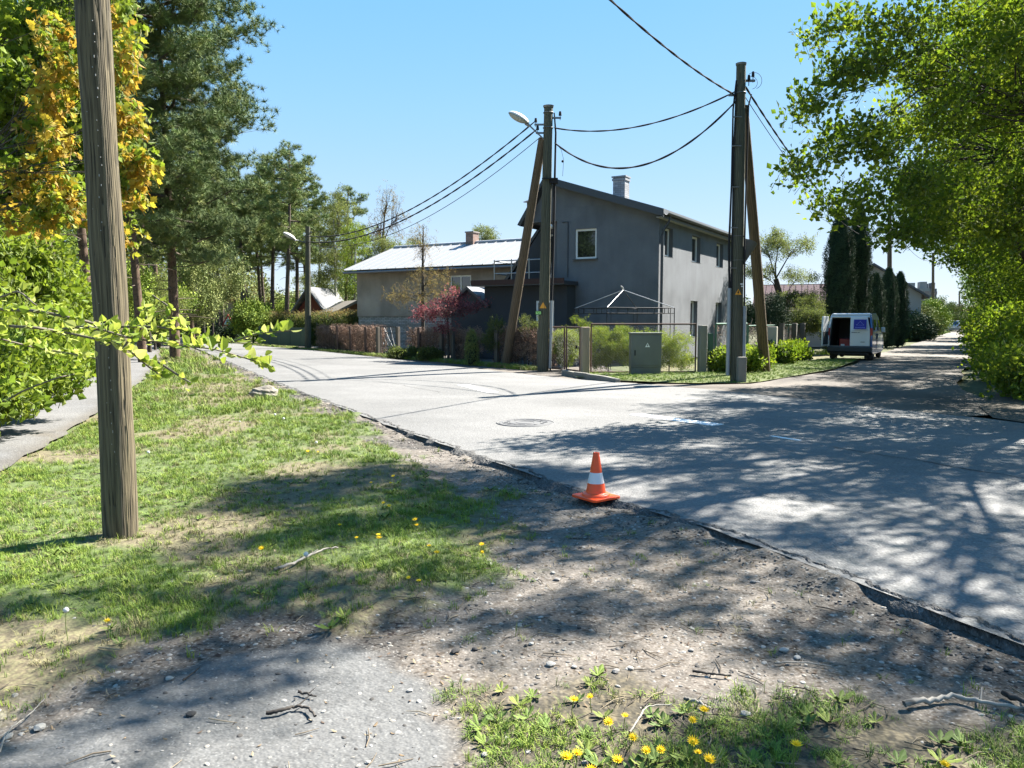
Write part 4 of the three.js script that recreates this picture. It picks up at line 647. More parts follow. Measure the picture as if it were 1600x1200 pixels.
{ // van, tail towards us, one rear door swung open
  const H = thing('delivery_van', 'white and blue delivery van with an open rear door by the thujas', 'van', [13.25, ROAD_Y - 0.04, 30.4], -31 * Math.PI / 180);
  const W = 0.87, white = paint(lin(0.62, 0.63, 0.64)), blue = paint(lin(0.02, 0.09, 0.26));
  // side profile (z forward is negative), y up
  const prof = [[0.02, 0.36], [0.06, 0.9], [0.0, 1.3], [-0.12, 1.72], [-0.3, 1.83], [-1.9, 1.86], [-2.35, 1.72], [-2.95, 1.12], [-3.75, 0.95], [-3.98, 0.7], [-3.98, 0.34], [-3.55, 0.28], [-2.9, 0.28], [-1.2, 0.28], [-0.3, 0.3]];
  const side = (x, thick) => plate(prof.map(([z, y]) => [-z, y]), thick, 0.015).rotateY(Math.PI / 2).translate(x, 0, 0);
  mesh('side_panel', side(W - 0.07, 0.05), blue, H); mesh('side_panel', side(-W + 0.02, 0.05), white, H);
  mesh('roof', [new RoundedBoxGeometry(2 * W - 0.06, 0.06, 1.95, 3, 0.028).translate(0, 1.82, -1.1), box(2 * W - 0.14, 0.05, 0.28, 0, 1.78, -0.2, 0, 0.5)], white, H);
  mesh('floor', box(2 * W - 0.14, 0.06, 2.2, 0, 0.5, -1.1), plastic, H); mesh('bulkhead', box(2 * W - 0.14, 1.5, 0.05, 0, 1.1, -2.1), plastic, H);
  mesh('lining', [box(0.012, 1.3, 1.9, -W + 0.085, 1.15, -1.1), box(0.012, 1.3, 1.9, W - 0.085, 1.15, -1.1), box(2 * W - 0.2, 0.012, 1.8, 0, 1.77, -1.15)], plastic, H);
  mesh('bonnet', plate([[2.3, 0.4], [2.3, 1.6], [2.95, 1.1], [3.75, 0.93], [3.94, 0.7], [3.94, 0.4]], 2 * W - 0.16, 0.03).rotateY(Math.PI / 2).translate(-W + 0.08, 0, 0), white, H);
  mesh('bumper', [new RoundedBoxGeometry(2 * W - 0.02, 0.24, 0.2, 3, 0.06).translate(0, 0.46, 0.05), box(2 * W - 0.3, 0.1, 0.1, 0, 0.32, 0.0)], plastic, H);
  mesh('underbody', [box(2 * W - 0.3, 0.18, 3.2, 0, 0.28, -1.75), box(0.3, 0.3, 0.02, -W + 0.2, 0.24, -0.42), box(0.3, 0.3, 0.02, W - 0.2, 0.24, -0.42)], plastic, H);
  mesh('sill_plate', box(2 * W - 0.2, 0.04, 0.1, 0, 0.575, 0.06), steel, H);
  const door = (g) => new RoundedBoxGeometry(0.74, 1.1, 0.05, 2, 0.03).translate(0, 0, 0);
  const rd = mesh('rear_door', join([new RoundedBoxGeometry(0.76, 0.62, 0.05, 2, 0.025).translate(0.39, 0.9, 0.035), plate([[0.02, 1.19], [0.76, 1.19], [0.70, 1.72], [0.02, 1.72]], 0.045, 0.01).rotateX(-0.13).translate(0, 0.01, 0.165)]), white, H);
  const blueSign = signTex((c, w, h) => { c.fillStyle = '#12148f'; c.fillRect(0, 0, w, h); c.strokeStyle = '#b9c2ef'; c.lineWidth = 3; c.beginPath(); c.moveTo(52, 118); c.lineTo(128, 38); c.lineTo(204, 118); c.closePath(); c.stroke(); c.fillStyle = '#7f8ad6'; for (let i = 0; i < 9; i++) c.fillRect(30 + i * 23, 158 + (i % 3) * 2, 14, 16); }, 256, 200);
  const sp = mesh('blue_panel', new THREE.PlaneGeometry(0.48, 0.37), std(0xffffff, 0.5, { map: blueSign }), rd); sp.position.set(0.4, 1.44, 0.206); sp.rotation.x = -0.13;
  const txt = signTex((c, w, h) => { c.fillStyle = '#c9ccce'; c.fillRect(0, 0, w, h); c.fillStyle = '#3b3f45'; [[8, 16], [28, 14], [46, 18], [68, 12], [94, 6], [106, 14]].forEach(([x, ww]) => c.fillRect(x, 8, ww, 15)); }, 128, 32);
  const tp = mesh('lettering', new THREE.PlaneGeometry(0.34, 0.06), std(0xffffff, 0.5, { map: txt }), rd); tp.position.set(0.22, 1.12, 0.0635);
  mesh('number_plate_light', box(0.16, 0.02, 0.012, 0.5, 0.75, 0.066), plastic, rd);
  const od = new THREE.Group(); od.name = 'open_rear_door'; od.position.set(-W + 0.03, 0, 0.05); od.rotation.y = -1.72; H.add(od);
  mesh('panel', [new RoundedBoxGeometry(0.74, 0.62, 0.05, 2, 0.025).translate(0.38, 0.9, 0), plate([[0.03, 1.19], [0.74, 1.19], [0.68, 1.74], [0.06, 1.74]], 0.045, 0.01).translate(0, 0, -0.02)], white, od);
  mesh('door_lining', box(0.6, 0.5, 0.01, 0.38, 0.9, -0.033), plastic, od);
  for (const s of [-1, 1]) { mesh('tail_light', new RoundedBoxGeometry(0.1, 0.5, 0.08, 2, 0.03).translate(s * (W - 0.05), 1.05, 0.02), redLens, H); wheel(H, s * (W - 0.12), -0.75, 0.31, 0.2); wheel(H, s * (W - 0.12), -3.25, 0.31, 0.2); }
  mesh('side_window', plate([[0.32, 1.2], [1.15, 1.2], [1.15, 1.62], [0.42, 1.62]], 0.01).rotateY(Math.PI / 2).translate(W + 0.0, 0, 0), carGlass, H);
  mesh('cab_window', plate([[1.95, 1.2], [2.75, 1.15], [2.35, 1.58], [1.95, 1.62]], 0.01).rotateY(Math.PI / 2).translate(W + 0.0, 0, 0), carGlass, H);
  mesh('white_stripe', plate([[1.5, 0.42], [3.3, 0.42], [3.3, 1.0], [1.75, 1.06]], 0.006).rotateY(Math.PI / 2).translate(W + 0.003, 0, 0), white, H);
  mesh('wing_mirror', new RoundedBoxGeometry(0.16, 0.2, 0.1, 2, 0.03).translate(W + 0.12, 1.2, -2.6), white, H);
  mesh('exhaust', rod(P3(-0.4, 0.25, -0.3), P3(-0.4, 0.24, 0.06), 0.03), steel, H);
  const rot = (x, y, z) => { const v = P3(x, y, z).applyAxisAngle(P3(0, 1, 0), H.rotation.y).add(H.position); return [v.x, v.y, -v.z]; };
  H.traverse((q) => { if (!q.isMesh || q.parent.name === 'wheel' || q.parent === rd) return; q.geometry = q.geometry.clone(); const p = q.geometry.attributes.position, ox = q.parent === H ? 0 : -W; for (let i = 0; i < p.count; i++) { const y = p.getY(i); if (y > 0.95 && q.parent === H) p.setX(i, p.getX(i) * (1 - 0.12 * ((y - 0.95) / 0.9) ** 2)); } });
  H.scale.set(0.95, 1, 1);
  const b1 = thing('tool_case', 'dark red tool case standing inside the open van', 'tool case', rot(-0.22, 0.535, -0.5), H.rotation.y);
  mesh('case', new RoundedBoxGeometry(0.42, 0.32, 0.3, 2, 0.03).translate(0, 0.165, 0), std(lin(0.30, 0.02, 0.015), 0.5), b1); mesh('handle', new THREE.TorusGeometry(0.07, 0.014, 6, 14, Math.PI).translate(0, 0.32, 0), plastic, b1); mesh('label', box(0.14, 0.07, 0.006, -0.08, 0.08, 0.152), whitePaint, b1);
}
{ // silver hatchback parked far down the street
  const d = 104, H = thing('parked_car', 'silver hatchback parked far down the side street', 'car', [at(1489, 510, d).x, ROAD_Y - 0.02, d], -31 * Math.PI / 180), W = 0.84, sil = paint(lin(0.42, 0.43, 0.44));
  const low = [[-0.02, 0.3], [-0.05, 0.75], [0.05, 0.92], [3.0, 0.88], [3.95, 0.72], [4.05, 0.45], [4.0, 0.28]];
  mesh('body', plate(low, 2 * W - 0.1, 0.05).rotateY(Math.PI / 2).translate(-W + 0.05, 0, 0), sil, H);
  mesh('cabin', plate([[0.08, 0.9], [0.5, 1.42], [2.0, 1.46], [2.95, 0.9]], 2 * W - 0.3, 0.06).rotateY(Math.PI / 2).translate(-W + 0.15, 0, 0), sil, H);
  mesh('rear_window', box(1.2, 0.52, 0.02, 0, 1.16, -0.23, 0, -0.68), carGlass, H);
  mesh('side_window', plate([[0.5, 0.98], [0.7, 1.34], [1.95, 1.38], [2.6, 0.98]], 0.02).rotateY(Math.PI / 2).translate(W - 0.08, 0, 0), carGlass, H);
  mesh('rear_bumper', new RoundedBoxGeometry(1.64, 0.24, 0.2, 2, 0.06).translate(0, 0.42, 0.02), std(lin(0.2, 0.2, 0.21), 0.5), H);
  for (const s of [-1, 1]) { mesh('tail_light', box(0.2, 0.2, 0.06, s * 0.7, 0.78, 0.06), redLens, H); wheel(H, s * 0.74, -0.75, 0.3, 0.2); wheel(H, s * 0.74, -3.2, 0.3, 0.2); }
  mesh('number_plate', box(0.5, 0.11, 0.02, 0, 0.62, 0.1), whitePaint, H);
}

// ---------------------------------------------------------------- trees, shrubs, hedges
const leafMat = (trans = 0.42) => new THREE.MeshPhysicalMaterial({ color: 0xffffff, roughness: 0.9, transmission: trans, thickness: 0, ior: 1.35, specularIntensity: 0.4, side: THREE.DoubleSide });
const LEAF = leafMat(0.58), FARLEAF = std(0xffffff, 0.85, { side: THREE.DoubleSide }), NEEDLE = std(0xffffff, 0.85, { side: THREE.DoubleSide }), DEAD = std(0xffffff, 0.9, { side: THREE.DoubleSide });
const barkTex = (base, amp) => { const t = tex(256, 256, (u, v) => { const n = fbm(u * 14, v * 4, 4), r = Math.abs(fbm(u * 9 + 5, v * 5, 4) - 0.5) * 2; return base.map((c) => c * (1 + amp * (n - 0.5) - 0.6 * sm(0.16, 0, r))); }); return t; };
const bark = std(0xffffff, 0.95, { map: barkTex([0.045, 0.038, 0.03], 0.9) }), pineBark = std(0xffffff, 0.95, { map: barkTex([0.105, 0.066, 0.042], 0.9) }), pineDark = std(0xffffff, 0.95, { map: barkTex([0.085, 0.062, 0.048], 0.8) }), birchBark = std(0xffffff, 0.9, { map: barkTex([0.42, 0.40, 0.36], 0.9) }), twigMat = std(lin(0.07, 0.05, 0.035), 0.9);
function leafOutline(pts, L, fold = 0.12) {                           // outline of the right half, y along the rib; folded on the rib
  const pos = [], P = [[0, 0], ...pts, [0, 1]];
  for (let i = 0; i < P.length - 1; i++) for (const s of [1, -1]) { const a = P[i], b = P[i + 1], z = (p) => Math.abs(p[0]) * fold - 0.10 * p[1] * p[1], m = [0, (a[1] + b[1]) / 2]; const tri = [a, b, m].map((p) => [p[0] * s * L, p[1] * L, z(p) * L]); if (Math.abs(a[0]) + Math.abs(b[0]) < 1e-6) continue; pos.push(...(s > 0 ? tri : [tri[1], tri[0], tri[2]]).flat()); if (i < P.length - 2) { const m2 = [0, (P[i + 1][1] + P[i + 2][1]) / 2]; const t2 = [b, m2, m].map((p) => [p[0] * s * L, p[1] * L, z(p) * L]); pos.push(...(s > 0 ? t2 : [t2[1], t2[0], t2[2]]).flat()); } }
  const g = new THREE.BufferGeometry(); g.setAttribute('position', new THREE.Float32BufferAttribute(pos, 3)); g.computeVertexNormals(); return g;
}
const ovalLeaf = (L) => leafOutline([[0.30, 0.28], [0.32, 0.55], [0.16, 0.84]], L, 0.45);
const kite = (L, w = 0.3) => { const g = new THREE.BufferGeometry(); g.setAttribute('position', new THREE.Float32BufferAttribute([0, 0, 0, w * L, 0.45 * L, 0.06 * L, 0, L, -0.08 * L, 0, 0, 0, 0, L, -0.08 * L, -w * L, 0.45 * L, 0.06 * L], 3)); g.computeVertexNormals(); return g; };
const mapleLeaf = (L) => leafOutline([[0.10, 0.02], [0.34, 0.06], [0.30, 0.2], [0.56, 0.42], [0.30, 0.50], [0.28, 0.72], [0.12, 0.72]], L, 0.2);
function spray(n, leaf, len, s, droop = 0, stem = true) {             // a twiglet with n leaves
  srand(s); const g = [];
  for (let i = 0; i < n; i++) { const t = (i + 0.5) / n, l = leaf.clone(); l.rotateX(rr(-0.9, 0.9) + droop); l.rotateZ(rr(-1, 1) * 1.4); l.rotateY(rr(0, 6.283)); const k = rr(0.7, 1.15); l.scale(k, k, k); l.translate(gauss() * len * 0.3, (t - 0.5) * len, gauss() * len * 0.3); g.push(l); }
  if (stem) g.push(limb([P3(0, -len * 0.6, 0), P3(0.02, 0, 0.01), P3(0, len * 0.5, 0)], [0.004, 0.003, 0.001], 3));
  return join(g);
}
function tuftGeo(n, len, w, s) { srand(s); const pos = []; for (let i = 0; i < n; i++) { const a = rr(0, 6.283), e = rr(-0.25, 1.45), d = P3(Math.cos(a) * Math.cos(e), Math.sin(e), Math.sin(a) * Math.cos(e)), q = new THREE.Vector3().crossVectors(d, P3(R() - 0.5, R() - 0.5, R() - 0.5)).normalize().multiplyScalar(w), o = d.clone().multiplyScalar(-len * 0.1), L = len * rr(0.7, 1.1); pos.push(o.x - q.x, o.y - q.y, o.z - q.z, o.x + q.x, o.y + q.y, o.z + q.z, d.x * L, d.y * L, d.z * L); } const g = new THREE.BufferGeometry(); g.setAttribute('position', new THREE.Float32BufferAttribute(pos, 3)); g.computeVertexNormals(); return g; }
const pal = (...cs) => { const C = cs.map((c) => lin(...c)); return () => { const c = C[Math.floor(R() * C.length)].clone(), k = rr(0.8, 1.2); return c.multiplyScalar(k); }; };
const GREEN = pal([0.135, 0.205, 0.012], [0.17, 0.24, 0.014], [0.095, 0.155, 0.012], [0.205, 0.26, 0.018]), FRESH = pal([0.18, 0.245, 0.02], [0.22, 0.28, 0.025], [0.14, 0.21, 0.02]), GOLD = pal([0.40, 0.31, 0.03], [0.44, 0.30, 0.035], [0.38, 0.33, 0.035], [0.32, 0.32, 0.03], [0.42, 0.26, 0.035]), PALE = pal([0.17, 0.20, 0.05], [0.20, 0.22, 0.06], [0.14, 0.18, 0.045]), DARK = pal([0.028, 0.055, 0.018], [0.035, 0.065, 0.02], [0.022, 0.045, 0.016]), PINE = pal([0.125, 0.18, 0.055], [0.15, 0.205, 0.055], [0.10, 0.15, 0.055], [0.19, 0.22, 0.06]), BROWN = pal([0.20, 0.125, 0.085], [0.25, 0.16, 0.11], [0.16, 0.095, 0.065], [0.23, 0.16, 0.12]), RUSTY = pal([0.20, 0.15, 0.05], [0.17, 0.12, 0.045], [0.22, 0.18, 0.06]), PURPLE = pal([0.15, 0.04, 0.05], [0.24, 0.07, 0.085], [0.10, 0.025, 0.035], [0.27, 0.10, 0.10]), OLIVE = pal([0.11, 0.14, 0.03], [0.13, 0.15, 0.035], [0.09, 0.12, 0.03]);
const LIMEY = pal([0.20, 0.26, 0.02], [0.25, 0.30, 0.025], [0.15, 0.22, 0.02]);
const SPRAY = [spray(7, kite(0.105, 0.36), 0.36, 1), spray(8, kite(0.085, 0.34), 0.34, 2)], MAPLE = spray(6, mapleLeaf(0.105), 0.34, 4, 0.6), SMALL = spray(12, kite(0.05, 0.32), 0.26, 5), TUFT = tuftGeo(34, 0.17, 0.0065, 6), FINE = spray(16, kite(0.028, 0.4), 0.22, 7), FLAT = spray(14, kite(0.06, 0.2), 0.2, 8, 0, false);
function inBlob(b) { let x, y, z; do { x = rr(-1, 1); y = rr(-1, 1); z = rr(-1, 1); } while (x * x + y * y + z * z > 1); const k = Math.pow(x * x + y * y + z * z, -0.16); return P3(b.c.x + x * k * b.r[0], b.c.y + y * k * b.r[1], b.c.z + z * k * b.r[2]); }
const blob = (x, y, d, rx, ry, rz, clumps, from) => ({ c: V(x, y, d), r: [rx, ry, rz ?? rx], clumps, from });
const pblob = (px, py, d, rx, ry, rz, clumps, lite) => ({ c: at(px, py, d), r: [rx, ry, rz ?? rx], clumps, lite });
// many sprays joined into one clump, each tinted by itself; a few such clumps are then repeated through a crown
function clumpGeo(leaf, per, sg, scale, palette, flat = 0.7) {
  const out = [];
  for (let j = 0; j < per; j++) { const g = prep(leaf.clone()), n = g.attributes.position.count, c = palette(), col = new Float32Array(n * 3); EE.set(rr(-0.9, 0.9), rr(0, 6.283), rr(-0.9, 0.9), 'YXZ'); QQ.setFromEuler(EE); const s = scale * rr(0.75, 1.25); MM.compose(P3(gauss() * sg, gauss() * sg * flat, gauss() * sg), QQ, SS.set(s, s, s)); g.applyMatrix4(MM); for (let i = 0; i < n; i++) col.set([c.r, c.g, c.b], i * 3); g.setAttribute('color', new THREE.BufferAttribute(col, 3)); out.push(g); }
  return mergeGeometries(out);
}
const tinted = new Map(), tintedOf = (m) => { if (!tinted.has(m)) { const t = m.clone(); t.vertexColors = true; tinted.set(m, t); } return tinted.get(m); };
// a broadleaf tree: trunk through the given points, a limb to every blob of its crown, a branch to every clump, leaf sprays round the clumps
function leafTree(name, label, o) {
  srand(o.seed ?? 5);
  const H = thing(name, label, o.category ?? 'tree', [o.x, 0, o.d], 0, o.group), base = H.position, rel = (v) => v.clone().sub(base);
  const tp = o.trunk.map((p) => P3(p[0], p[1], -p[2])), tr = o.trunk.map((p) => p[3]);
  if (tp.length > 1) mesh('trunk', limb(tp, tr, o.sides ?? 10), o.bark ?? bark, H);
  const br = [], NV = 5, items = Array.from({ length: NV + 3 }, () => []), per = o.per ?? 24, sg = o.sigma ?? 0.34, thin = o.thin ?? 1;
  for (const b of o.blobs) {
    const c = rel(b.c), k = tp.length > 1 ? tp.reduce((m, p, i) => (i && Math.abs(p.y - c.y * 0.6) < Math.abs(tp[m].y - c.y * 0.6) ? i : m), 1) : 0, mains = o.blobs.filter((q) => !q.lite && q !== b), s = b.lite && mains.length ? rel(mains.reduce((m, q) => (q.c.distanceTo(b.c) < m.c.distanceTo(b.c) ? q : m)).c) : tp[k], L = s.distanceTo(c), mid = s.clone().lerp(c, 0.5).add(P3(gauss() * 0.09 * L, (0.06 + 0.08 * R()) * L, gauss() * 0.09 * L)), r0 = Math.min(tr[k] * 0.7, 0.03 + 0.016 * L) * thin * clamp(Math.sqrt(b.clumps / 60), 0.2, 0.8) * (b.lite ? 0.35 : 1);
    if (!o.noLimbs) br.push(limb([s, s.clone().lerp(mid, 0.5).add(P3(gauss() * 0.05 * L, 0.05 * L + gauss() * 0.03 * L, gauss() * 0.04 * L)), mid, mid.clone().lerp(c, 0.5).add(P3(gauss() * 0.04 * L, gauss() * 0.03 * L, gauss() * 0.04 * L)), c], [r0, r0 * 0.85, r0 * 0.65, r0 * 0.5, r0 * 0.3], 6));
    for (let i = 0; i < b.clumps; i++) {
      const q = inBlob({ c, r: b.r }); if (q.y < 0.1) q.y = 0.1 + R() * 0.2;
      if (!o.noTwigs) { const f = mid.clone().lerp(c, rr(0.1, 1)); br.push(limb([f, f.clone().lerp(q, 0.5).add(P3(gauss() * 0.12, gauss() * 0.1, gauss() * 0.12)), q], [r0 * 0.32, r0 * 0.2, 0.004], 4)); }
      if (q.y < sg * 0.8) q.y = sg * 0.8;
      items[b.lite ? NV + i % 3 : i % NV].push([q, rr(0.85, 1.15), rr(0, 6.283), rr(-0.25, 0.25), rr(-0.25, 0.25), lin(1, 1, 1).multiplyScalar(rr(0.85, 1.12))]);
    }
  }
  if (br.length) mesh('branches', br, o.twigBark ?? o.bark ?? bark, H).userData.kind = 'stuff';
  items.forEach((l, i) => { if (l.length) scatter('crown', clumpGeo(o.leaf ?? SPRAY[0], i < NV ? per : 6, i < NV ? sg : 0.2, o.scale ?? 1, o.palette), tintedOf(o.mat ?? LEAF), l, H); });
  return H;
}
// --- the big trees on the right whose crowns shade the crossing
leafTree('corner_tree', 'large leafy tree arching over the crossing from the street corner', { x: 11.6, d: 13.6, seed: 21, group: 'roadside trees', per: 24, sigma: 0.36, palette: GREEN,
  trunk: [[0, -0.2, 0, 0.34], [0.05, 1.5, 0, 0.29], [-0.1, 3.2, 0.1, 0.25], [-0.3, 5, 0, 0.2], [-0.2, 7.2, 0.1, 0.14], [0, 9.5, 0.1, 0.07]],
  blobs: [blob(8.3, 5.6, 13.8, 1.6, 0.8, 1.8, 26), blob(8.9, 7.7, 13.4, 2.0, 1.3, 2.4, 40), blob(11, 6.6, 14.4, 3.0, 2.3, 3.0, 80), blob(9.8, 4.0, 14.8, 2.2, 0.9, 2.0, 40), blob(6.8, 9.0, 10.4, 2.0, 1.2, 2.0, 27), blob(6.6, 9.6, 12.3, 1.45, 1.0, 1.5, 52), pblob(1300, 45, 13.2, 0.6, 0.2, 0.6, 9, 1), pblob(1262, 160, 13, 0.35, 0.16, 0.5, 8, 1), pblob(1262, 262, 13, 0.35, 0.14, 0.5, 8, 1), pblob(1315, 315, 13.4, 0.5, 0.2, 0.6, 12, 1), pblob(1345, 110, 13, 0.6, 0.4, 0.6, 22, 1), pblob(1330, 220, 13, 0.6, 0.3, 0.6, 22, 1), pblob(1400, 360, 14.5, 0.6, 0.2, 0.6, 12, 1), pblob(1400, 60, 13.2, 0.6, 0.5, 0.6, 22, 1), pblob(1400, 290, 13.6, 0.6, 0.3, 0.6, 16, 1), blob(8.4, 7.8, 8.2, 2.0, 1.0, 1.8, 24), blob(11, 9.5, 13, 2.6, 1.6, 2.8, 44), blob(10.5, 7.2, 11, 2.0, 1.6, 1.8, 34), blob(4.9, 8.6, 8.3, 1.5, 0.7, 1.3, 12), blob(11.2, 3.0, 13.6, 1.4, 1.5, 1.4, 40)] });
leafTree('street_tree', 'broad leafy tree at the mouth of the side street behind undergrowth', { x: 15.4, d: 21.5, seed: 33, group: 'roadside trees', per: 24, sigma: 0.38, palette: GREEN,
  trunk: [[0, -0.2, 0, 0.3], [-0.1, 2, 0, 0.24], [-0.2, 4.5, 0.1, 0.19], [0, 7, 0, 0.12], [0, 9, 0, 0.06]],
  blobs: [blob(12.0, 5.8, 19.5, 2.7, 1.5, 2.6, 64), blob(11.0, 4.2, 18.2, 1.6, 0.8, 1.6, 26), blob(13.5, 8.4, 20, 3.0, 1.8, 2.8, 66), blob(15.5, 5.0, 22, 2.6, 3.0, 2.6, 80), blob(14.6, 3.2, 20.6, 1.3, 1.9, 1.6, 46), blob(10.4, 7.4, 17.6, 1.8, 1.2, 1.8, 36), blob(16.4, 7.6, 25.4, 2.4, 1.6, 2.2, 50)] });
leafTree('leaning_tree', 'leafy tree whose boughs hang low across the side street', { x: 21.5, d: 31.5, seed: 35, group: 'roadside trees', per: 22, sigma: 0.42, scale: 1.25, palette: GREEN,
  trunk: [[0, -0.2, 0, 0.3], [-0.2, 2.5, 0, 0.24], [-0.4, 5, 0.1, 0.17], [-0.2, 8, 0, 0.08]],
  blobs: [blob(18.6, 5.2, 30.2, 2.5, 1.6, 2.6, 60), blob(20.3, 3.4, 30.6, 1.9, 2.4, 2.2, 70), blob(19.4, 8.0, 31.5, 2.8, 1.9, 2.8, 64), blob(18.4, 6.8, 34.6, 1.8, 1.4, 1.8, 36), blob(21.5, 7.5, 36, 2.4, 1.8, 2.4, 44), blob(17.8, 8.6, 28.4, 2.0, 1.4, 2.0, 36)] });
leafTree('thicket_tree', 'dense leafy tree further along the shaded side of the street', { x: 32, d: 48, seed: 37, group: 'roadside trees', per: 20, sigma: 0.6, scale: 1.9, palette: GREEN,
  trunk: [[0, -0.2, 0, 0.28], [-0.2, 3, 0, 0.22], [0, 7, 0, 0.1]], blobs: [blob(32, 4.6, 46.5, 2.4, 3.4, 3, 84), blob(29.2, 6.4, 48, 2.4, 2.0, 2.4, 50), blob(32, 8.5, 50, 3, 2, 3, 46), blob(26.5, 6, 41.5, 2.2, 2.4, 2.2, 50)] });
leafTree('thicket_tree', 'loose leafy tree farthest along the shaded side of the street', { x: 46, d: 70, seed: 39, group: 'roadside trees', per: 18, sigma: 0.9, scale: 2.8, palette: GREEN, mat: FARLEAF,
  trunk: [[0, -0.2, 0, 0.3], [0, 4, 0, 0.2], [0, 8, 0, 0.1]], blobs: [blob(44.5, 5.5, 68, 3.6, 3.8, 3.6, 80), blob(39, 6, 60, 3, 3, 3, 50), blob(62, 5.5, 92, 4.5, 4.5, 4, 60)] });
leafTree('hidden_lime', 'broad dark lime tree beyond the footpath mirrored in the house window', { x: -16, d: 20, seed: 41, per: 22, sigma: 0.5, scale: 1.5, palette: DARK, mat: FARLEAF, trunk: [[0, -0.2, 0, 0.2], [0, 4, 0, 0.15], [0, 9, 0, 0.06]], blobs: [blob(-15.5, 6.5, 20, 2.4, 3, 2.4, 90), blob(-17, 9, 18.5, 2.6, 2.4, 2.4, 60)] });
{ // undergrowth on the right of the side street
  const L = [[10.6, 0.45, 15.4, 0.9, 0.5, 0.9, 40], [11.9, 0.8, 17.2, 0.9, 0.9, 1.0, 56], [13.4, 0.6, 20.2, 0.9, 0.7, 1.2, 44], [15.2, 0.9, 23, 1.0, 1.0, 1.4, 56], [17.3, 0.9, 26.4, 1.0, 1.1, 1.6, 56], [19.7, 1.0, 30.2, 1.1, 1.2, 1.8, 60], [23.2, 1.1, 35.8, 1.2, 1.3, 2.4, 60], [28.8, 1.3, 44.5, 1.4, 1.5, 3.0, 60], [37.4, 1.5, 58, 1.8, 1.8, 4, 60], [13.6, 1.6, 17.6, 1.0, 1.5, 1.0, 44]];
  L.forEach(([x, y, d, a, b, c, n], i) => leafTree('roadside_shrub', ['low nettle like shrub at the corner of the side street', 'leafy shrub behind the corner undergrowth', 'leafy shrub of the undergrowth along the shaded street edge'][Math.min(i, 2)], { x, d, seed: 50 + i, category: 'shrub', group: 'undergrowth shrubs', per: 22, sigma: 0.2 + 0.012 * d, scale: 0.75 + 0.02 * d, palette: i === 0 ? FRESH : GREEN, trunk: [[0, -0.05, 0, 0.03], [0, 0.3, 0, 0.02]], noLimbs: true, blobs: [blob(x, y, d, a, b, c, n)] }));
}
// --- left side: maples, shrubs, pines
const HONEY = () => (R() < 0.68 ? GOLD() : FRESH()), MAPLE2 = spray(6, mapleLeaf(0.085), 0.3, 9, 0.6);
leafTree('golden_maple', 'maple with young golden yellow leaves hanging behind the wooden pole', { x: -8.6, d: 10.8, seed: 61, per: 7, sigma: 0.15, leaf: MAPLE2, palette: HONEY, thin: 0.55,
  trunk: [[0, -0.1, 0, 0.13], [0, 2.2, 0, 0.11], [0.2, 4.2, 0, 0.08], [0.3, 6.4, 0, 0.04]],
  blobs: [pblob(95, 60, 10, 0.22, 0.25, 0.4, 5), pblob(85, 215, 10, 0.42, 0.1, 0.4, 9), pblob(35, 275, 10, 0.5, 0.09, 0.5, 11), pblob(85, 310, 10.2, 0.45, 0.1, 0.4, 10), pblob(30, 345, 10.2, 0.4, 0.07, 0.4, 6), pblob(95, 120, 10, 0.22, 0.16, 0.4, 8), pblob(60, 165, 10, 0.3, 0.1, 0.4, 6), pblob(188, 20, 9.9, 0.08, 0.12, 0.2, 3), pblob(196, 95, 9.8, 0.13, 0.18, 0.2, 6), pblob(200, 180, 9.8, 0.1, 0.2, 0.2, 7), pblob(212, 255, 9.8, 0.17, 0.14, 0.2, 8), pblob(188, 290, 9.8, 0.24, 0.12, 0.2, 6), pblob(192, 365, 10.4, 0.08, 0.2, 0.2, 4), pblob(130, 330, 10.2, 0.2, 0.1, 0.3, 4)] });
leafTree('green_maple', 'tall fresh green maple filling the space behind the golden one', { x: -12.2, d: 14.2, seed: 63, per: 16, sigma: 0.28, leaf: MAPLE, palette: FRESH, thin: 0.8,
  trunk: [[0, -0.1, 0, 0.17], [0.1, 2.6, 0, 0.14], [0, 5, 0, 0.11], [0.2, 8, 0, 0.06]],
  blobs: [pblob(20, 120, 13.6, 1.5, 1.3, 1.2, 56), pblob(120, 50, 14, 0.9, 1.2, 0.9, 32), pblob(110, 190, 13.8, 0.9, 0.9, 0.9, 34), pblob(40, 300, 13.4, 1.0, 0.6, 1, 34), pblob(140, 290, 14, 0.5, 0.5, 0.6, 16), pblob(0, -120, 14, 2.5, 1.6, 2, 50)] });
leafTree('lime_sapling', 'leafy young tree left of the path with low bright boughs', { x: -8.4, d: 11.2, seed: 65, category: 'shrub', per: 20, sigma: 0.22, palette: FRESH, trunk: [[0, -0.1, 0, 0.05], [0, 1.2, 0, 0.03]], blobs: [pblob(10, 420, 11.5, 0.8, 0.5, 0.8, 26), pblob(50, 450, 12, 0.7, 0.4, 0.8, 22), pblob(20, 530, 11, 0.75, 0.45, 0.8, 36)] });
leafTree('path_shrub', 'dense bright green shrub at the edge of the footpath', { x: -7.6, d: 10.6, seed: 66, category: 'shrub', per: 22, sigma: 0.2, palette: FRESH, trunk: [[0, -0.05, 0, 0.03], [0, 0.4, 0, 0.02]], blobs: [pblob(15, 575, 10.6, 0.8, 0.45, 0.7, 44), pblob(-60, 600, 9.6, 0.7, 0.5, 0.7, 30), pblob(80, 555, 12, 0.5, 0.35, 0.5, 20)] });
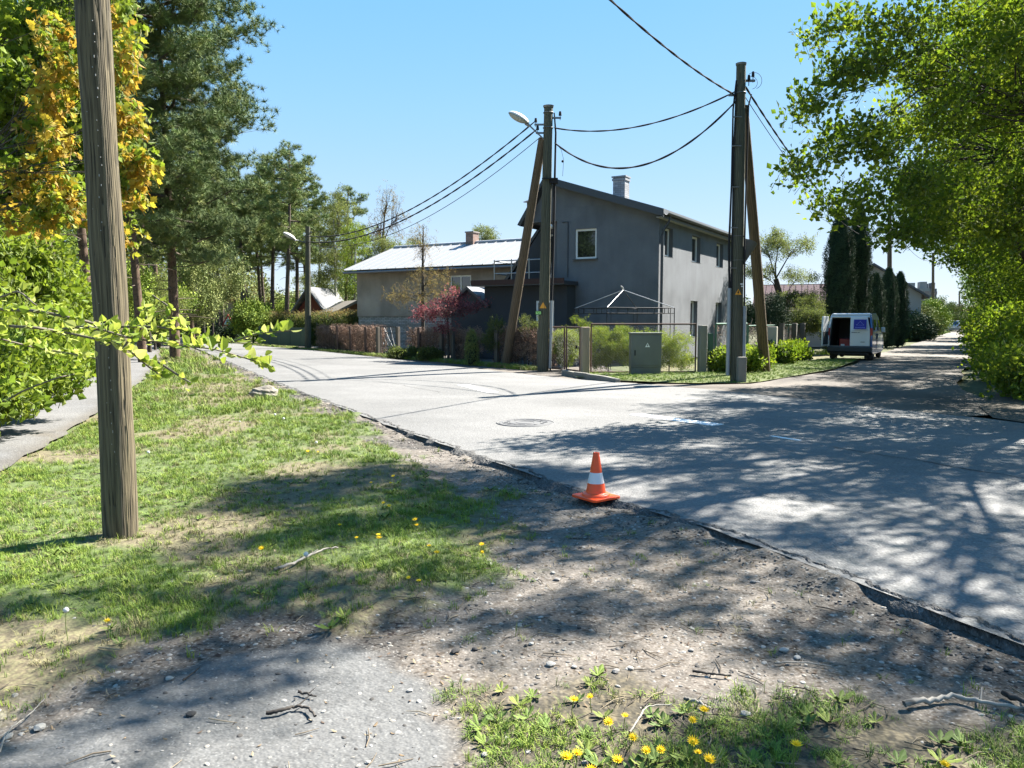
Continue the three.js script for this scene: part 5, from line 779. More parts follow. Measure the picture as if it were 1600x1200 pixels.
leafTree('path_shrub', 'loose green shrub behind the wooden pole beyond the footpath', { x: at(120, 560, 15).x - 0.5, d: 16, seed: 67, category: 'shrub', per: 20, sigma: 0.26, palette: GREEN, trunk: [[0, -0.05, 0, 0.03], [0, 0.4, 0, 0.02]], blobs: [pblob(70, 500, 16, 1.2, 0.8, 1, 44), pblob(20, 460, 18, 1.6, 0.9, 1, 40), pblob(130, 520, 19, 0.8, 0.5, 1, 22)] });
// pines: three kinds built once, then copied
function pineTree(name, label, o) {
  srand(o.seed); const H = thing(name, label, 'tree', [o.x, 0, o.d], 0, o.group), h = o.h, tp = [], tr = [], bend = o.bend ?? 0.25;
  for (let i = 0; i <= 9; i++) { const t = i / 9; tp.push(P3(bend * Math.sin(t * 3 + o.seed) + (o.lean ?? 0) * t * h, h * t - 0.2, bend * Math.cos(t * 2.4 + o.seed))); tr.push(o.r * (1.05 - 0.85 * t)); }
  mesh('trunk', limb(tp, tr, 10), o.bark ?? pineBark, H);
  const on = (y) => { const t = clamp((y + 0.2) / h) * 9, i = Math.min(8, Math.floor(t)); return tp[i].clone().lerp(tp[i + 1], t - i); };
  const br = [], items = [[], [], []];
  for (let i = 0; i < o.boughs; i++) {
    const t = (i + R()) / o.boughs, y = o.low + (h - o.low - 0.2) * t, a = i * 2.4 + rr(-0.5, 0.5), len = o.w * Math.pow(Math.sin(Math.PI * clamp(0.12 + 0.86 * t)), 0.6) * rr(0.65, 1.15) * (t > 0.85 ? 0.7 : 1), s = on(y), e = s.clone().add(P3(Math.cos(a) * len, len * (0.1 + 0.35 * t) + gauss() * 0.2, Math.sin(a) * len)), m = s.clone().lerp(e, 0.5).add(P3(0, -0.12 * len + gauss() * 0.1, 0));
    br.push(limb([s, m, e], [0.02 + 0.018 * len, 0.014 + 0.01 * len, 0.006], 5));
    const n = Math.round(o.dens * len);
    for (let k = 0; k < n; k++) { const u = Math.sqrt(rr(0.1, 1.1)), c = (u < 0.5 ? s.clone().lerp(m, u * 2) : m.clone().lerp(e, u * 2 - 1)).add(P3(gauss() * 0.34 * len * 0.7, gauss() * 0.22, gauss() * 0.34 * len * 0.7)); if (k % 3 === 0) br.push(limb([m.clone().lerp(e, rr(-0.5, 0.9)), c], [0.009, 0.004], 3)); items[k % 3].push([c, rr(0.9, 1.15), rr(0, 6.28), rr(-0.3, 0.3), rr(-0.3, 0.3), lin(1, 1, 1).multiplyScalar(rr(0.8, 1.15))]); }
  }
  for (let i = 0; i < (o.dead ?? 0); i++) { const y = rr(o.low * 0.35, o.low), a = rr(0, 6.28), L = rr(0.6, 1.7), s = on(y); br.push(limb([s, s.clone().add(P3(Math.cos(a) * L * 0.5, gauss() * 0.1, Math.sin(a) * L * 0.5)), s.clone().add(P3(Math.cos(a) * L, rr(-0.3, 0.3), Math.sin(a) * L))], [0.02, 0.014, 0.005], 4)); }
  mesh('boughs', br, pineDark, H).userData.kind = 'stuff'; items.forEach((l) => scatter('crown', clumpGeo(TUFT, 5, 0.26, o.scale, PINE, 0.6), tintedOf(NEEDLE), l, H));
  return H;
}
const forest = 'pines along the road';
pineTree('pine_tree', 'big bushy pine leaning its crown out over the lawn', { x: at(262, 540, 31).x, d: 31, h: 16.5, r: 0.2, low: 3.9, w: 3.7, boughs: 70, dens: 10, scale: 1.5, seed: 71, dead: 12, bark: pineBark, lean: 0.02, group: forest });
pineTree('pine_tree', 'tall pine with dense crown behind the big leaning one', { x: at(215, 540, 28).x, d: 28, h: 17, r: 0.16, low: 5.2, w: 2.9, boughs: 44, dens: 11, scale: 1.5, seed: 72, dead: 10, group: forest });
const slim = pineTree('slim_pine', 'slim red barked pine trunk in the wood beyond the footpath', { x: at(97, 540, 22).x, d: 22, h: 15, r: 0.15, low: 7.5, w: 1.9, boughs: 22, dens: 6, scale: 1.5, seed: 73, dead: 10, group: forest });
[[46, 24], [84, 29], [18, 33], [132, 25], [203, 33], [226, 38], [240, 44], [300, 46], [170, 40], [60, 44]].forEach(([px, d], i) => copyOf(slim, [at(px, 540, d).x, 0, d], i * 1.7, null, 0.92 + 0.25 * h2(i, 9)));
const airy = pineTree('airy_pine', 'tall airy pine with bare lower trunk beyond the hedge', { x: at(431, 520, 62).x, d: 62, h: 14.5, r: 0.19, low: 6.5, w: 2.6, boughs: 26, dens: 7, scale: 1.9, seed: 74, dead: 16, bark: pineDark, group: forest });
[[452, 58, 1.0], [462, 66, 1.03], [405, 70, 0.95], [385, 60, 0.95], [374, 74, 1.0], [350, 66, 0.92], [338, 58, 0.9], [478, 78, 1.05], [415, 84, 1.08], [545, 70, 0.92], [320, 80, 1.1], [280, 70, 1.1]].forEach(([px, d, s], i) => copyOf(airy, [at(px, 520, d).x, 0, d], i * 1.3 + 0.6, null, s));
{ // leaning trunk by the sign
  leafTree('birch_tree', 'light green birch standing behind the red cabin', { x: at(524, 520, 64).x, d: 64, seed: 81, bark: birchBark, twigBark: twigMat, leaf: SMALL, per: 14, sigma: 0.5, scale: 2.3, palette: PALE, trunk: [[0, 0, 0, 0.14], [0.1, 5, 0, 0.1], [0, 9, 0, 0.06], [0.1, 12, 0, 0.02]], blobs: [pblob(528, 400, 64, 1.6, 1.8, 1.4, 30), pblob(530, 340, 64, 1.2, 1.9, 1.2, 26), pblob(515, 440, 64, 1.2, 1.2, 1.2, 16)] });
  leafTree('birch_tree', 'drooping birch with fine pale leaves beside the tan house', { x: at(556, 520, 56).x, d: 56, seed: 82, bark: birchBark, twigBark: twigMat, leaf: SMALL, per: 14, sigma: 0.45, scale: 2, palette: FRESH, trunk: [[0, 0, 0, 0.13], [0, 4, 0, 0.1], [0.1, 8, 0, 0.03]], blobs: [pblob(555, 440, 56, 1.3, 1.3, 1.2, 30), pblob(552, 385, 56, 1.0, 1.6, 1.0, 26), pblob(545, 490, 55, 1.2, 0.8, 1, 20)] });
  leafTree('bare_maple', 'almost leafless maple with fine pinkish twigs behind the roof', { x: at(603, 500, 62).x, d: 62, seed: 83, twigBark: twigMat, leaf: SMALL, per: 2, sigma: 0.4, scale: 1.5, palette: RUSTY, thin: 0.9, trunk: [[0, 0, 0, 0.2], [0, 4.5, 0, 0.16], [-0.2, 7, 0, 0.12], [0, 10, 0, 0.05]], blobs: [pblob(590, 350, 62, 0.9, 1.9, 1, 46), pblob(620, 340, 62, 0.9, 2.0, 1, 46), pblob(604, 315, 62, 0.8, 1.4, 0.8, 36)] });
  leafTree('yellow_tree', 'yellow green leafing tree at the end of the metal roof', { x: at(600, 500, 58).x, d: 58, seed: 84, leaf: SMALL, per: 16, sigma: 0.4, scale: 2, palette: PALE, trunk: [[0, 0, 0, 0.1], [0, 5, 0, 0.05]], blobs: [pblob(603, 392, 58, 1.0, 0.9, 1, 22), pblob(585, 405, 58, 0.8, 0.7, 1, 14)] });
  leafTree('roof_birch', 'rounded pale green birch top showing above the metal roof', { x: at(753, 500, 66).x, d: 66, seed: 85, bark: birchBark, twigBark: twigMat, leaf: SMALL, per: 16, sigma: 0.4, scale: 2, palette: PALE, trunk: [[0, 0, 0, 0.12], [0, 5, 0, 0.08], [0, 9, 0, 0.03]], blobs: [pblob(754, 372, 66, 1.1, 0.9, 1, 26), pblob(640, 385, 64, 0.9, 0.6, 1, 12)] });
  leafTree('bronze_tree', 'narrow topped tree with bronze budding leaves before the tan wall', { x: at(661, 520, 33.5).x, d: 33.5, seed: 86, leaf: SMALL, per: 4, sigma: 0.32, scale: 0.9, palette: RUSTY, thin: 0.7, trunk: [[0, 0, 0, 0.09], [0, 2.2, 0, 0.075], [0.02, 4, 0, 0.05], [0.05, 5.6, 0, 0.02]], blobs: [pblob(655, 458, 33.5, 1.25, 0.5, 1.1, 60), pblob(672, 430, 33.5, 0.8, 0.35, 0.8, 28), pblob(662, 380, 33.5, 0.5, 0.8, 0.5, 30), pblob(622, 465, 33.5, 0.5, 0.3, 0.5, 12)] });
  leafTree('purple_tree', 'small plum tree with dark red leaves above the hedge fence', { x: at(700, 560, 29.8).x, d: 29.8, seed: 87, leaf: SPRAY[1], per: 3, sigma: 0.2, scale: 0.8, palette: PURPLE, thin: 0.6, trunk: [[0, 0, 0, 0.05], [0.02, 0.9, 0, 0.04], [0, 1.6, 0, 0.03]], blobs: [pblob(700, 482, 29.8, 1.1, 0.32, 0.8, 64), pblob(665, 493, 29.8, 0.5, 0.25, 0.5, 20), pblob(735, 475, 29.8, 0.55, 0.28, 0.5, 22), pblob(705, 462, 29.8, 0.5, 0.3, 0.5, 18), pblob(700, 515, 29.6, 0.5, 0.3, 0.5, 16)] });
  leafTree('apple_tree', 'gnarled old apple tree with twisting dark limbs beside the grey house', { x: at(1213, 520, 38).x, d: 38, seed: 88, leaf: SMALL, per: 12, sigma: 0.3, scale: 1.35, palette: PALE, noTwigs: false, thin: 1.3, trunk: [[0, 0, 0, 0.22], [0.1, 1.6, 0, 0.2], [0.25, 2.4, 0, 0.17], [-0.1, 3.6, 0, 0.12]], blobs: [pblob(1195, 385, 38, 1.0, 0.45, 1, 18), pblob(1245, 385, 38, 0.9, 0.4, 1, 16), pblob(1185, 425, 38, 0.7, 0.35, 0.8, 12), pblob(1252, 430, 38, 0.9, 0.35, 0.8, 12), pblob(1215, 372, 38, 0.7, 0.3, 0.8, 12), pblob(1265, 465, 37, 0.6, 0.3, 0.6, 9)] });
  leafTree('yew_shrub', 'dark evergreen shrub behind the green gate', { x: at(1205, 540, 30).x, d: 30.5, seed: 89, category: 'shrub', mat: NEEDLE, leaf: FLAT, per: 26, sigma: 0.24, scale: 1.2, palette: DARK, trunk: [[0, 0, 0, 0.06], [0, 1.2, 0, 0.04]], blobs: [pblob(1200, 490, 30.5, 0.75, 0.7, 0.7, 44), pblob(1170, 500, 30.5, 0.4, 0.5, 0.5, 20)] });
  leafTree('mottled_shrub', 'mottled yellow and dark shrub left of the tall thujas', { x: at(1255, 540, 33).x, d: 34, seed: 90, category: 'shrub', leaf: SMALL, per: 20, sigma: 0.24, scale: 1.2, palette: OLIVE, trunk: [[0, 0, 0, 0.05], [0, 1.2, 0, 0.03]], blobs: [pblob(1258, 500, 34, 0.75, 0.55, 0.7, 44), pblob(1235, 470, 36, 0.6, 0.4, 0.6, 18), pblob(1262, 478, 35, 0.6, 0.3, 0.6, 16)] });
}
leafTree('wood_edge_tree', 'airy light green tree between the big pine and the road bend', { x: at(232, 500, 37).x, d: 37, seed: 95, leaf: SMALL, per: 12, sigma: 0.42, scale: 1.6, palette: PALE, thin: 0.7, trunk: [[0, 0, 0, 0.1], [0, 3, 0, 0.08], [0.1, 6, 0, 0.04]], blobs: [pblob(230, 420, 37, 1.2, 1.2, 1, 30), pblob(250, 470, 37, 1.2, 0.7, 1, 20)] });
leafTree('wood_edge_tree', 'airy yellow green tree beside the leaning grey pole', { x: at(318, 500, 50).x, d: 50, seed: 96, leaf: SMALL, per: 12, sigma: 0.5, scale: 1.9, palette: PALE, thin: 0.7, trunk: [[0, 0, 0, 0.1], [0, 3, 0, 0.08], [0.1, 6, 0, 0.04]], blobs: [pblob(320, 420, 50, 1.4, 1.5, 1.2, 34), pblob(300, 465, 50, 1.4, 0.8, 1.2, 20)] });
leafTree('wood_edge_tree', 'slender pale tree among the far pines', { x: at(500, 500, 72).x, d: 72, seed: 97, bark: birchBark, twigBark: twigMat, leaf: SMALL, per: 10, sigma: 0.6, scale: 2.4, palette: PALE, thin: 0.7, trunk: [[0, 0, 0, 0.12], [0, 5, 0, 0.09], [0.1, 11, 0, 0.03]], blobs: [pblob(500, 370, 72, 1.5, 2.6, 1.2, 40), pblob(490, 440, 72, 1.6, 1.2, 1.2, 20)] });
// thujas: a dense dark core with feathery scales on it
function thuja(label, x, d, h, r, s, palette = DARK) {
  srand(s); const H = thing('thuja', label, 'thuja', [x, 0, d], 0, 'columnar thujas'), prof = (t) => r * Math.sqrt(clamp((1.0 - t) * 3.4)) * (0.72 + 0.28 * sm(0, 0.2, t)) * (1 - 0.22 * t), items = [];
  mesh('trunk', rod(P3(0, -0.1, 0), P3(0, h * 0.85, 0), 0.08, 0.03), bark, H);
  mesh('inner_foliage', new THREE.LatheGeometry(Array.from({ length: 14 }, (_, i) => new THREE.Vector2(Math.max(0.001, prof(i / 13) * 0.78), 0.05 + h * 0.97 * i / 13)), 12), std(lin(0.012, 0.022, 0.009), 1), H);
  const n = Math.round(h * r * 900); for (let i = 0; i < n; i++) { const t = Math.pow(R(), 0.85), a = rr(0, 6.283), k = prof(t) * (0.74 + 0.3 * R() + 0.16 * Math.sin(a * 5 + t * 22)); items.push([P3(Math.cos(a) * k, 0.05 + h * t * 0.99 + gauss() * 0.05, Math.sin(a) * k), rr(0.8, 1.3), -a, rr(-0.4, 0.4), rr(-0.6, 0.2), palette()]); }
  scatter('crown', FLAT, NEEDLE, items, H); return H;
}
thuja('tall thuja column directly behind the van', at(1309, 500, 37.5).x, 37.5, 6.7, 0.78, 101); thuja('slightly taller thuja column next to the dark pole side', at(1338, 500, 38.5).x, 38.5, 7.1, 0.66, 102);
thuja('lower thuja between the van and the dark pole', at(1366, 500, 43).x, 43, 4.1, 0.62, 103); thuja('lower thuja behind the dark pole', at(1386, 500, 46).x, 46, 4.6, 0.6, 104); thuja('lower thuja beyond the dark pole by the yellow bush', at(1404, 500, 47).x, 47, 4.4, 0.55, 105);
thuja('tiny bright thuja inside the gap of the hedge fence', at(737, 560, 27.3).x, 27.4, 1.15, 0.24, 106, OLIVE);
// hedges: stems and clipped twig mass
function hedge(name, label, a, b, h, w, o) {
  srand(o.seed); const { L, turn } = runOf(a, b), H = thing(name, label, 'hedge', [a[0], 0, a[1]], turn, o.group), items = [], stems = [];
  for (let x = 0.1; x < L; x += o.stem ?? 0.16) for (let k = 0; k < 3; k++) { const z = gauss() * w * 0.25; stems.push(limb([P3(x + gauss() * 0.05, 0, z), P3(x + gauss() * 0.12, h * 0.5, z + gauss() * 0.08), P3(x + gauss() * 0.16, h * rr(0.8, 1.08), z + gauss() * 0.1)], [0.014, 0.009, 0.003], 3)); }
  const n = Math.round(L * h * w * (o.dens ?? 420)); for (let i = 0; i < n; i++) { const gap = o.gap ?? 0, x = rr(0, L), t = Math.pow(R(), o.top ?? 0.8); if (gap && fbm(x * 1.3 + o.seed, t * 2, 3) < gap) continue; items.push([P3(x, 0.08 + (h - 0.08) * t + gauss() * 0.05, rr(-0.5, 0.5) * w), (o.scale ?? 1) * rr(0.7, 1.2), rr(0, 6.283), rr(-1, 1), rr(-1, 1), o.palette(t)]); }
  mesh('stems', stems, twigMat, H).userData.kind = 'stuff'; scatter('foliage', o.leaf ?? SMALL, o.mat ?? DEAD, items, H); return H;
}
const bh = 'withered hedges along the main road', F = fenceLine, back = ([x, d]) => [x + 0.26, d + 0.14];
hedge('brown_hedge', 'long withered brown hedge running from the far lamp to the metal gate', back(F(491)), back(F(589)), 1.3, 0.5, { seed: 111, palette: BROWN, group: bh, dens: 460 });
hedge('brown_hedge', 'withered brown hedge stretch beside the metal gate', back(F(632)), back(F(688)), 1.25, 0.5, { seed: 112, palette: BROWN, group: bh, gap: 0.34 });
hedge('brown_hedge', 'thin withered hedge stretch between two concrete posts under the plum tree', back(F(690)), back(F(742)), 1.25, 0.45, { seed: 113, palette: BROWN, group: bh, gap: 0.46 });
hedge('brown_hedge', 'withered brown hedge behind the leaning prop and lamp pole', back(F(768)), back(F(850)), 1.3, 0.55, { seed: 114, palette: BROWN, group: bh, gap: 0.36, dens: 480 });
hedge('green_hedge', 'clipped green hedge with orange tinged top along the far roadside', [...onGround(418, 535)], [at(570, 505, 45).x, 45.5], 2.0, 1.0, { seed: 115, scale: 2.2, dens: 110, mat: LEAF, palette: (t) => (t > 0.93 ? RUSTY() : OLIVE()) });
{ const a = onGround(405, 538), b = onGround(482, 543), { L, turn } = runOf(a, b), H = thing('sheet_fence', 'dark green sheet metal fence at the foot of the green hedge', 'fence', [a[0], 0, a[1]], turn); for (let i = 0; i < 9; i++) mesh('panel', box(L / 9 - 0.02, 1.1, 0.03, L * (i + 0.5) / 9, 0.6, (i % 2) * 0.012), std(lin(0.014, 0.05, 0.04), 0.6), H); for (let i = 0; i <= 3; i++) mesh('post', box(0.07, 1.2, 0.07, L * i / 3, 0.6, -0.06), darkMetal, H); }
// bright shrubs behind the wire fence and other garden plants
leafTree('spiraea_shrub', 'loose bright green shrub behind the mesh fence beside the cabinet', { x: 3.0, d: 24.1, seed: 121, category: 'shrub', leaf: SMALL, per: 24, sigma: 0.16, scale: 0.7, palette: LIMEY, trunk: [[0, 0, 0, 0.02], [0, 0.5, 0, 0.015]], blobs: [blob(2.7, 0.75, 24.0, 0.5, 0.6, 0.4, 44), blob(3.4, 0.8, 24.2, 0.5, 0.55, 0.4, 40)] });
leafTree('spiraea_shrub', 'airy yellow green shrub behind the mesh fence next to the corner post', { x: 4.9, d: 24.1, seed: 122, category: 'shrub', leaf: SMALL, per: 20, sigma: 0.18, scale: 0.7, palette: LIMEY, trunk: [[0, 0, 0, 0.02], [0, 0.5, 0, 0.015]], blobs: [blob(4.6, 0.7, 24.1, 0.5, 0.6, 0.4, 36), blob(5.2, 0.65, 24, 0.4, 0.55, 0.4, 26), blob(4.1, 0.7, 24.3, 0.4, 0.6, 0.4, 24)] });
leafTree('spiraea_shrub', 'small bright shrub behind the narrow wire gate', { x: 1.7, d: 24.8, seed: 123, category: 'shrub', leaf: SMALL, per: 22, sigma: 0.15, scale: 0.7, palette: LIMEY, trunk: [[0, 0, 0, 0.02], [0, 0.5, 0, 0.015]], blobs: [blob(1.75, 0.75, 24.8, 0.45, 0.55, 0.3, 44), blob(2.2, 1.3, 25.4, 0.35, 0.35, 0.3, 12)] });
leafTree('garden_shrub', 'upright green shrub rising above the hedge behind the leaning prop', { x: at(778, 540, 27.5).x, d: 27.5, seed: 124, category: 'shrub', leaf: SMALL, per: 8, sigma: 0.16, scale: 0.9, palette: OLIVE, trunk: [[0, 0, 0, 0.03], [0, 1, 0, 0.02]], blobs: [pblob(776, 515, 27.5, 0.3, 0.4, 0.3, 20), pblob(765, 530, 27.5, 0.35, 0.3, 0.3, 14), pblob(820, 505, 26.5, 0.12, 0.35, 0.2, 8), pblob(836, 510, 26.2, 0.12, 0.25, 0.2, 8)] });
[[632, 561, 0.75, 'leafy green plants at the foot of the metal gate post'], [672, 564, 0.4, 'low green plants under the bare hedge stretch']].forEach(([px, py, w, label], i) => { const [x, d] = onGround(px, py); leafTree('garden_plant', label, { x, d, seed: 130 + i, category: 'plant', leaf: SPRAY[1], per: 16, sigma: 0.13, scale: 0.8, palette: OLIVE, trunk: [[0, 0, 0, 0.01], [0, 0.2, 0, 0.008]], noLimbs: true, blobs: [blob(x, 0.22, d, w, 0.2, 0.25, 34)] }); });
[[0.4, 'clump of broad leaves in front of the green gate beside the corner pole', FRESH], [2.4, 'clump of broad leaves between corner pole and leaning prop', GREEN], [5.6, 'clump of broad leaves behind the leaning prop', GREEN], [8.4, 'clump of broad leaves along the far street fence', GREEN]].forEach(([t, label, P], i) => { const [x0, d0] = S(t), x = x0 + 0.35, d = d0 - 0.35; leafTree('perennial_clump', label, { x, d, seed: 140 + i, category: 'plant', leaf: SPRAY[1], per: 20, sigma: 0.14, scale: 1.15, palette: P, trunk: [[0, 0, 0, 0.01], [0, 0.2, 0, 0.008]], noLimbs: true, blobs: [blob(x, 0.34, d, 0.75, 0.3, 0.6, 40)] }); });
{ // ivy-like dry creeper on the green gates
  srand(150); [[0.1, 3.3, 'dry creeper stems woven through the green gate', 0.5], [3.6, 7.5, 'dry creeper stems woven through the green railed fence', 0.75], [7.9, 13, 'dry creeper stems woven through the far street fence', 0.75]].forEach(([t0, t1, label, k]) => { const H = thing('dry_creeper', label, 'creeper', [S(t0)[0], 0, S(t0)[1]], runOf(S(0), S(1)).turn), L = t1 - t0, g = [], it = []; for (let i = 0; i < L * 46 * k; i++) { let x = rr(0, L), y = rr(0.2, 1.4), pts = []; for (let q = 0; q < 4; q++) { pts.push(P3(x, y, -0.06 + gauss() * 0.04)); x += gauss() * 0.16; y += gauss() * 0.16; } g.push(limb(pts, [0.008, 0.007, 0.006, 0.004], 3)); } for (let i = 0; i < L * 70 * k; i++) it.push([P3(rr(0, L), rr(0.15, 1.42), -0.08 + gauss() * 0.08), rr(0.6, 1), rr(0, 6.3), rr(-1, 1), rr(-1, 1), BROWN().multiplyScalar(1.1)]); mesh('stems', g, std(lin(0.15, 0.12, 0.09), 0.95), H).userData.kind = 'stuff'; scatter('leaves', FINE, DEAD, it, H); });
}
// bushes along the left of the side street and distant greenery
[[1432, 505, 66, 1.7, 1.4, 'yellow green bush on the side street past the thujas', PALE], [1425, 520, 60, 1.3, 0.9, 'dark clipped bush below the yellow green one', DARK], [1448, 490, 76, 1.8, 1.7, 'tall loose yellow bush beside the rising pole', FRESH], [1472, 488, 114, 3.0, 2.2, 'big yellow green bush behind the silver car', PALE], [1515, 490, 130, 3.0, 1.9, 'reddish bush at the far end of the street', RUSTY]].forEach(([px, py, d, w, h, label, P], i) => { const p = at(px, py, d); leafTree('roadside_bush', label, { x: p.x, d, seed: 160 + i, category: 'bush', leaf: SMALL, mat: FARLEAF, per: 18, sigma: 0.4, scale: 2.2 + d / 60, palette: P, trunk: [[0, 0, 0, 0.06], [0, 1, 0, 0.04]], noLimbs: true, noTwigs: true, blobs: [{ c: V(p.x, h, d), r: [w, h, w], clumps: 60 }] }); });
[[305, 450, 44, 1.6, 1.9, 'yellow leafing small tree at the bend of the road', PALE], [330, 430, 52, 2.0, 2.0, 'golden green small tree behind the triangular sign', PALE], [240, 480, 40, 2.0, 1.5, 'green hazel bush under the pines', GREEN], [170, 470, 34, 2.0, 1.6, 'green hazel bush behind the wooden pole', GREEN], [395, 500, 54, 1.2, 1.2, 'fresh green spruce bush at the start of the hedge', GREEN], [330, 520, 56, 2.2, 1.0, 'dark low bush behind the triangular sign', DARK], [440, 490, 66, 2.4, 1.2, 'light green bush between the pine trunks', FRESH], [120, 420, 48, 3.2, 3.0, 'tall green thicket deep in the wood', GREEN], [30, 430, 40, 3.4, 2.6, 'wide green thicket deep in the wood', GREEN]].forEach(([px, py, d, w, h, label, P], i) => { const p = at(px, py, d); leafTree('woodland_bush', label, { x: p.x, d, seed: 180 + i, category: 'bush', leaf: SMALL, mat: FARLEAF, per: 16, sigma: 0.4, scale: 1.5 + d / 50, palette: P, trunk: [[0, 0, 0, 0.07], [0, Math.max(0.8, p.y - 0.6), 0, 0.04]], noLimbs: true, blobs: [{ c: p, r: [w, h, w], clumps: 60 }] }); });
{ // the far wood closing the view
  srand(201); const it = []; const band = (px0, px1, n, h, d0, d1, P, s) => { for (let i = 0; i < n; i++) { const d = rr(d0, d1), px = rr(px0, px1), hh = h * (0.45 + 0.75 * fbm(px * 0.02, 3, 3)); const p = at(px, 500, d); it.push([P3(p.x, Math.pow(R(), 0.8) * hh, p.z), s * rr(0.7, 1.3), rr(0, 6.3), rr(-1, 1), rr(-1, 1), P()]); } };
  band(-300, 330, 5200, 17, 60, 95, GREEN, 6); band(200, 640, 5200, 8.5, 95, 130, PALE, 6); band(1150, 1330, 900, 4.0, 90, 120, PALE, 6); band(1500, 2000, 2600, 13, 110, 150, GREEN, 8); band(1470, 1560, 500, 6, 170, 190, PALE, 8);
  tag(scatter('distant_wood', SMALL, FARLEAF, it), 'far green wood closing the view behind the houses', 'wood');
}
{ // the leafy branch reaching in from the left, close to the lens
  srand(211); const D = 3.0, H = thing('leafy_branch', 'thin branch with bright lime green leaves reaching across the wooden pole', 'branch', [-2.4, 0, 3.0]), o = H.position, tw = [
    [[-90, 470], [0, 483], [60, 490], [120, 497], [170, 505], [230, 510], [290, 525], [350, 535], [405, 527], [455, 516]],
    [[-90, 480], [0, 499], [50, 510], [100, 518], [150, 531], [190, 542], [225, 570], [260, 592]],
    [[100, 516], [150, 508], [200, 520], [240, 532], [290, 545], [340, 558], [400, 565], [430, 568]],
    [[-60, 520], [0, 531], [60, 540], [110, 552], [150, 560]], [[190, 542], [215, 512], [228, 490], [225, 478]], [[-80, 610], [-10, 628], [40, 612], [90, 590], [120, 575]], [[-60, 455], [0, 470], [30, 462], [60, 480], [110, 490]], [[250, 570], [280, 588], [300, 602]], [[250, 512], [262, 485], [240, 456]]];
  const dd = [0, 0.12, -0.1, 0.25, 0.05, 0.1, 0.2, -0.05, -0.05], leafG = [ovalLeaf(0.056), ovalLeaf(0.048), ovalLeaf(0.039)], mats = [lin(0.30, 0.37, 0.045), lin(0.38, 0.43, 0.07), lin(0.19, 0.27, 0.03), lin(0.44, 0.47, 0.13)].map((c) => { const m = leafMat(0.55); m.color.copy(c); return m; });
  let count = 0; const extra = [];
  tw.forEach((line, i) => {
    const c = new THREE.CatmullRomCurve3(line.map(([x, y], k) => at(x + gauss() * 5, y + gauss() * 7, D + dd[i] + 0.09 * Math.sin(k * 2 + i)).sub(o))), n = Math.max(8, line.length * 3), pts = c.getPoints(n);
    mesh('twig', limb(pts, pts.map((_, k) => (i < 2 ? 0.0065 : 0.004) * (1 - 0.75 * k / n) + 0.0012), 6), std(lin(0.10, 0.085, 0.06), 0.8), H);
    const L = c.getLength(), m = Math.round(L / 0.0185);
    for (let k = 0; k < L / 0.024; k++) { const p = c.getPoint(Math.min(1, R())).add(P3(gauss() * 0.02, gauss() * 0.03, gauss() * 0.03)); extra.push([p, rr(0.45, 0.9), rr(0, 6.283), rr(-0.4, 1.9), rr(-1.6, 1.6), [lin(0.30, 0.37, 0.045), lin(0.38, 0.43, 0.07), lin(0.19, 0.27, 0.03)][Math.floor(R() * 3)]]); }
    for (let k = 0; k < m && count < 300; k++) { const t = Math.pow((k + R()) / m, 0.9), p = c.getPoint(Math.min(1, t)), l = mesh('leaf', leafG[Math.floor(R() * 3)], mats[Math.floor(R() * 4)], H); l.position.copy(p); l.rotation.set(rr(-0.4, 1.9), rr(0, 6.283), rr(-1.6, 1.6), 'YXZ'); l.scale.setScalar(rr(0.45, 1.2)); count++; }
  });
  scatter('small_leaves', leafG[1], leafMat(0.55), extra, H);
}

// ---------------------------------------------------------------- grass, flowers, twigs, stones
const blade = (h, w, bend, a, x, z) => { const g = new THREE.BufferGeometry(), c = Math.cos(a), s = Math.sin(a), P = (u, v, t) => [x + c * bend * t * t * h - s * u, v, z + s * bend * t * t * h + c * u], q = []; const A = P(-w, 0, 0), B = P(w, 0, 0), C = P(-w * 0.8, h * 0.55, 0.55), D = P(w * 0.8, h * 0.55, 0.55), E = P(0, h * (1 - 0.25 * Math.abs(bend)), 1); q.push(...A, ...B, ...C, ...B, ...D, ...C, ...C, ...D, ...E); g.setAttribute('position', new THREE.Float32BufferAttribute(q, 3)); g.computeVertexNormals(); return g; };
const grassTuft = (n, h, spread, s, bend) => { srand(s); return join(Array.from({ length: n }, () => blade(h * rr(0.5, 1.15), rr(0.0013, 0.0026), rr(0.2, bend), rr(0, 6.283), gauss() * spread, gauss() * spread))); };
const TUFTS = [grassTuft(16, 0.075, 0.028, 301, 1.1), grassTuft(22, 0.05, 0.04, 302, 1.3), grassTuft(10, 0.12, 0.02, 303, 0.8)];
const GRASS = std(0xffffff, 0.8, { side: THREE.DoubleSide }); const LUSH = pal([0.115, 0.185, 0.014], [0.15, 0.22, 0.016], [0.09, 0.155, 0.013], [0.20, 0.25, 0.026]), STRAW = pal([0.22, 0.19, 0.09], [0.19, 0.165, 0.075], [0.17, 0.16, 0.06]);
const PATH_C = [[-5.0, 3.2], [-5.7, 6], [-6.9, 9.8], [-8.3, 13.8], [-10.0, 18.5], [-12.6, 25], [-16.5, 34], [-23, 48]];
const offPath = (x, d) => { let b = 1e9; for (let i = 1; i < PATH_C.length; i++) { const [ax, ad] = PATH_C[i - 1], [bx, bd] = PATH_C[i], ex = bx - ax, ed = bd - ad, t = clamp(((x - ax) * ex + (d - ad) * ed) / (ex * ex + ed * ed)); b = Math.min(b, Math.hypot(x - ax - ex * t, d - ad - ed * t)); } return b; };
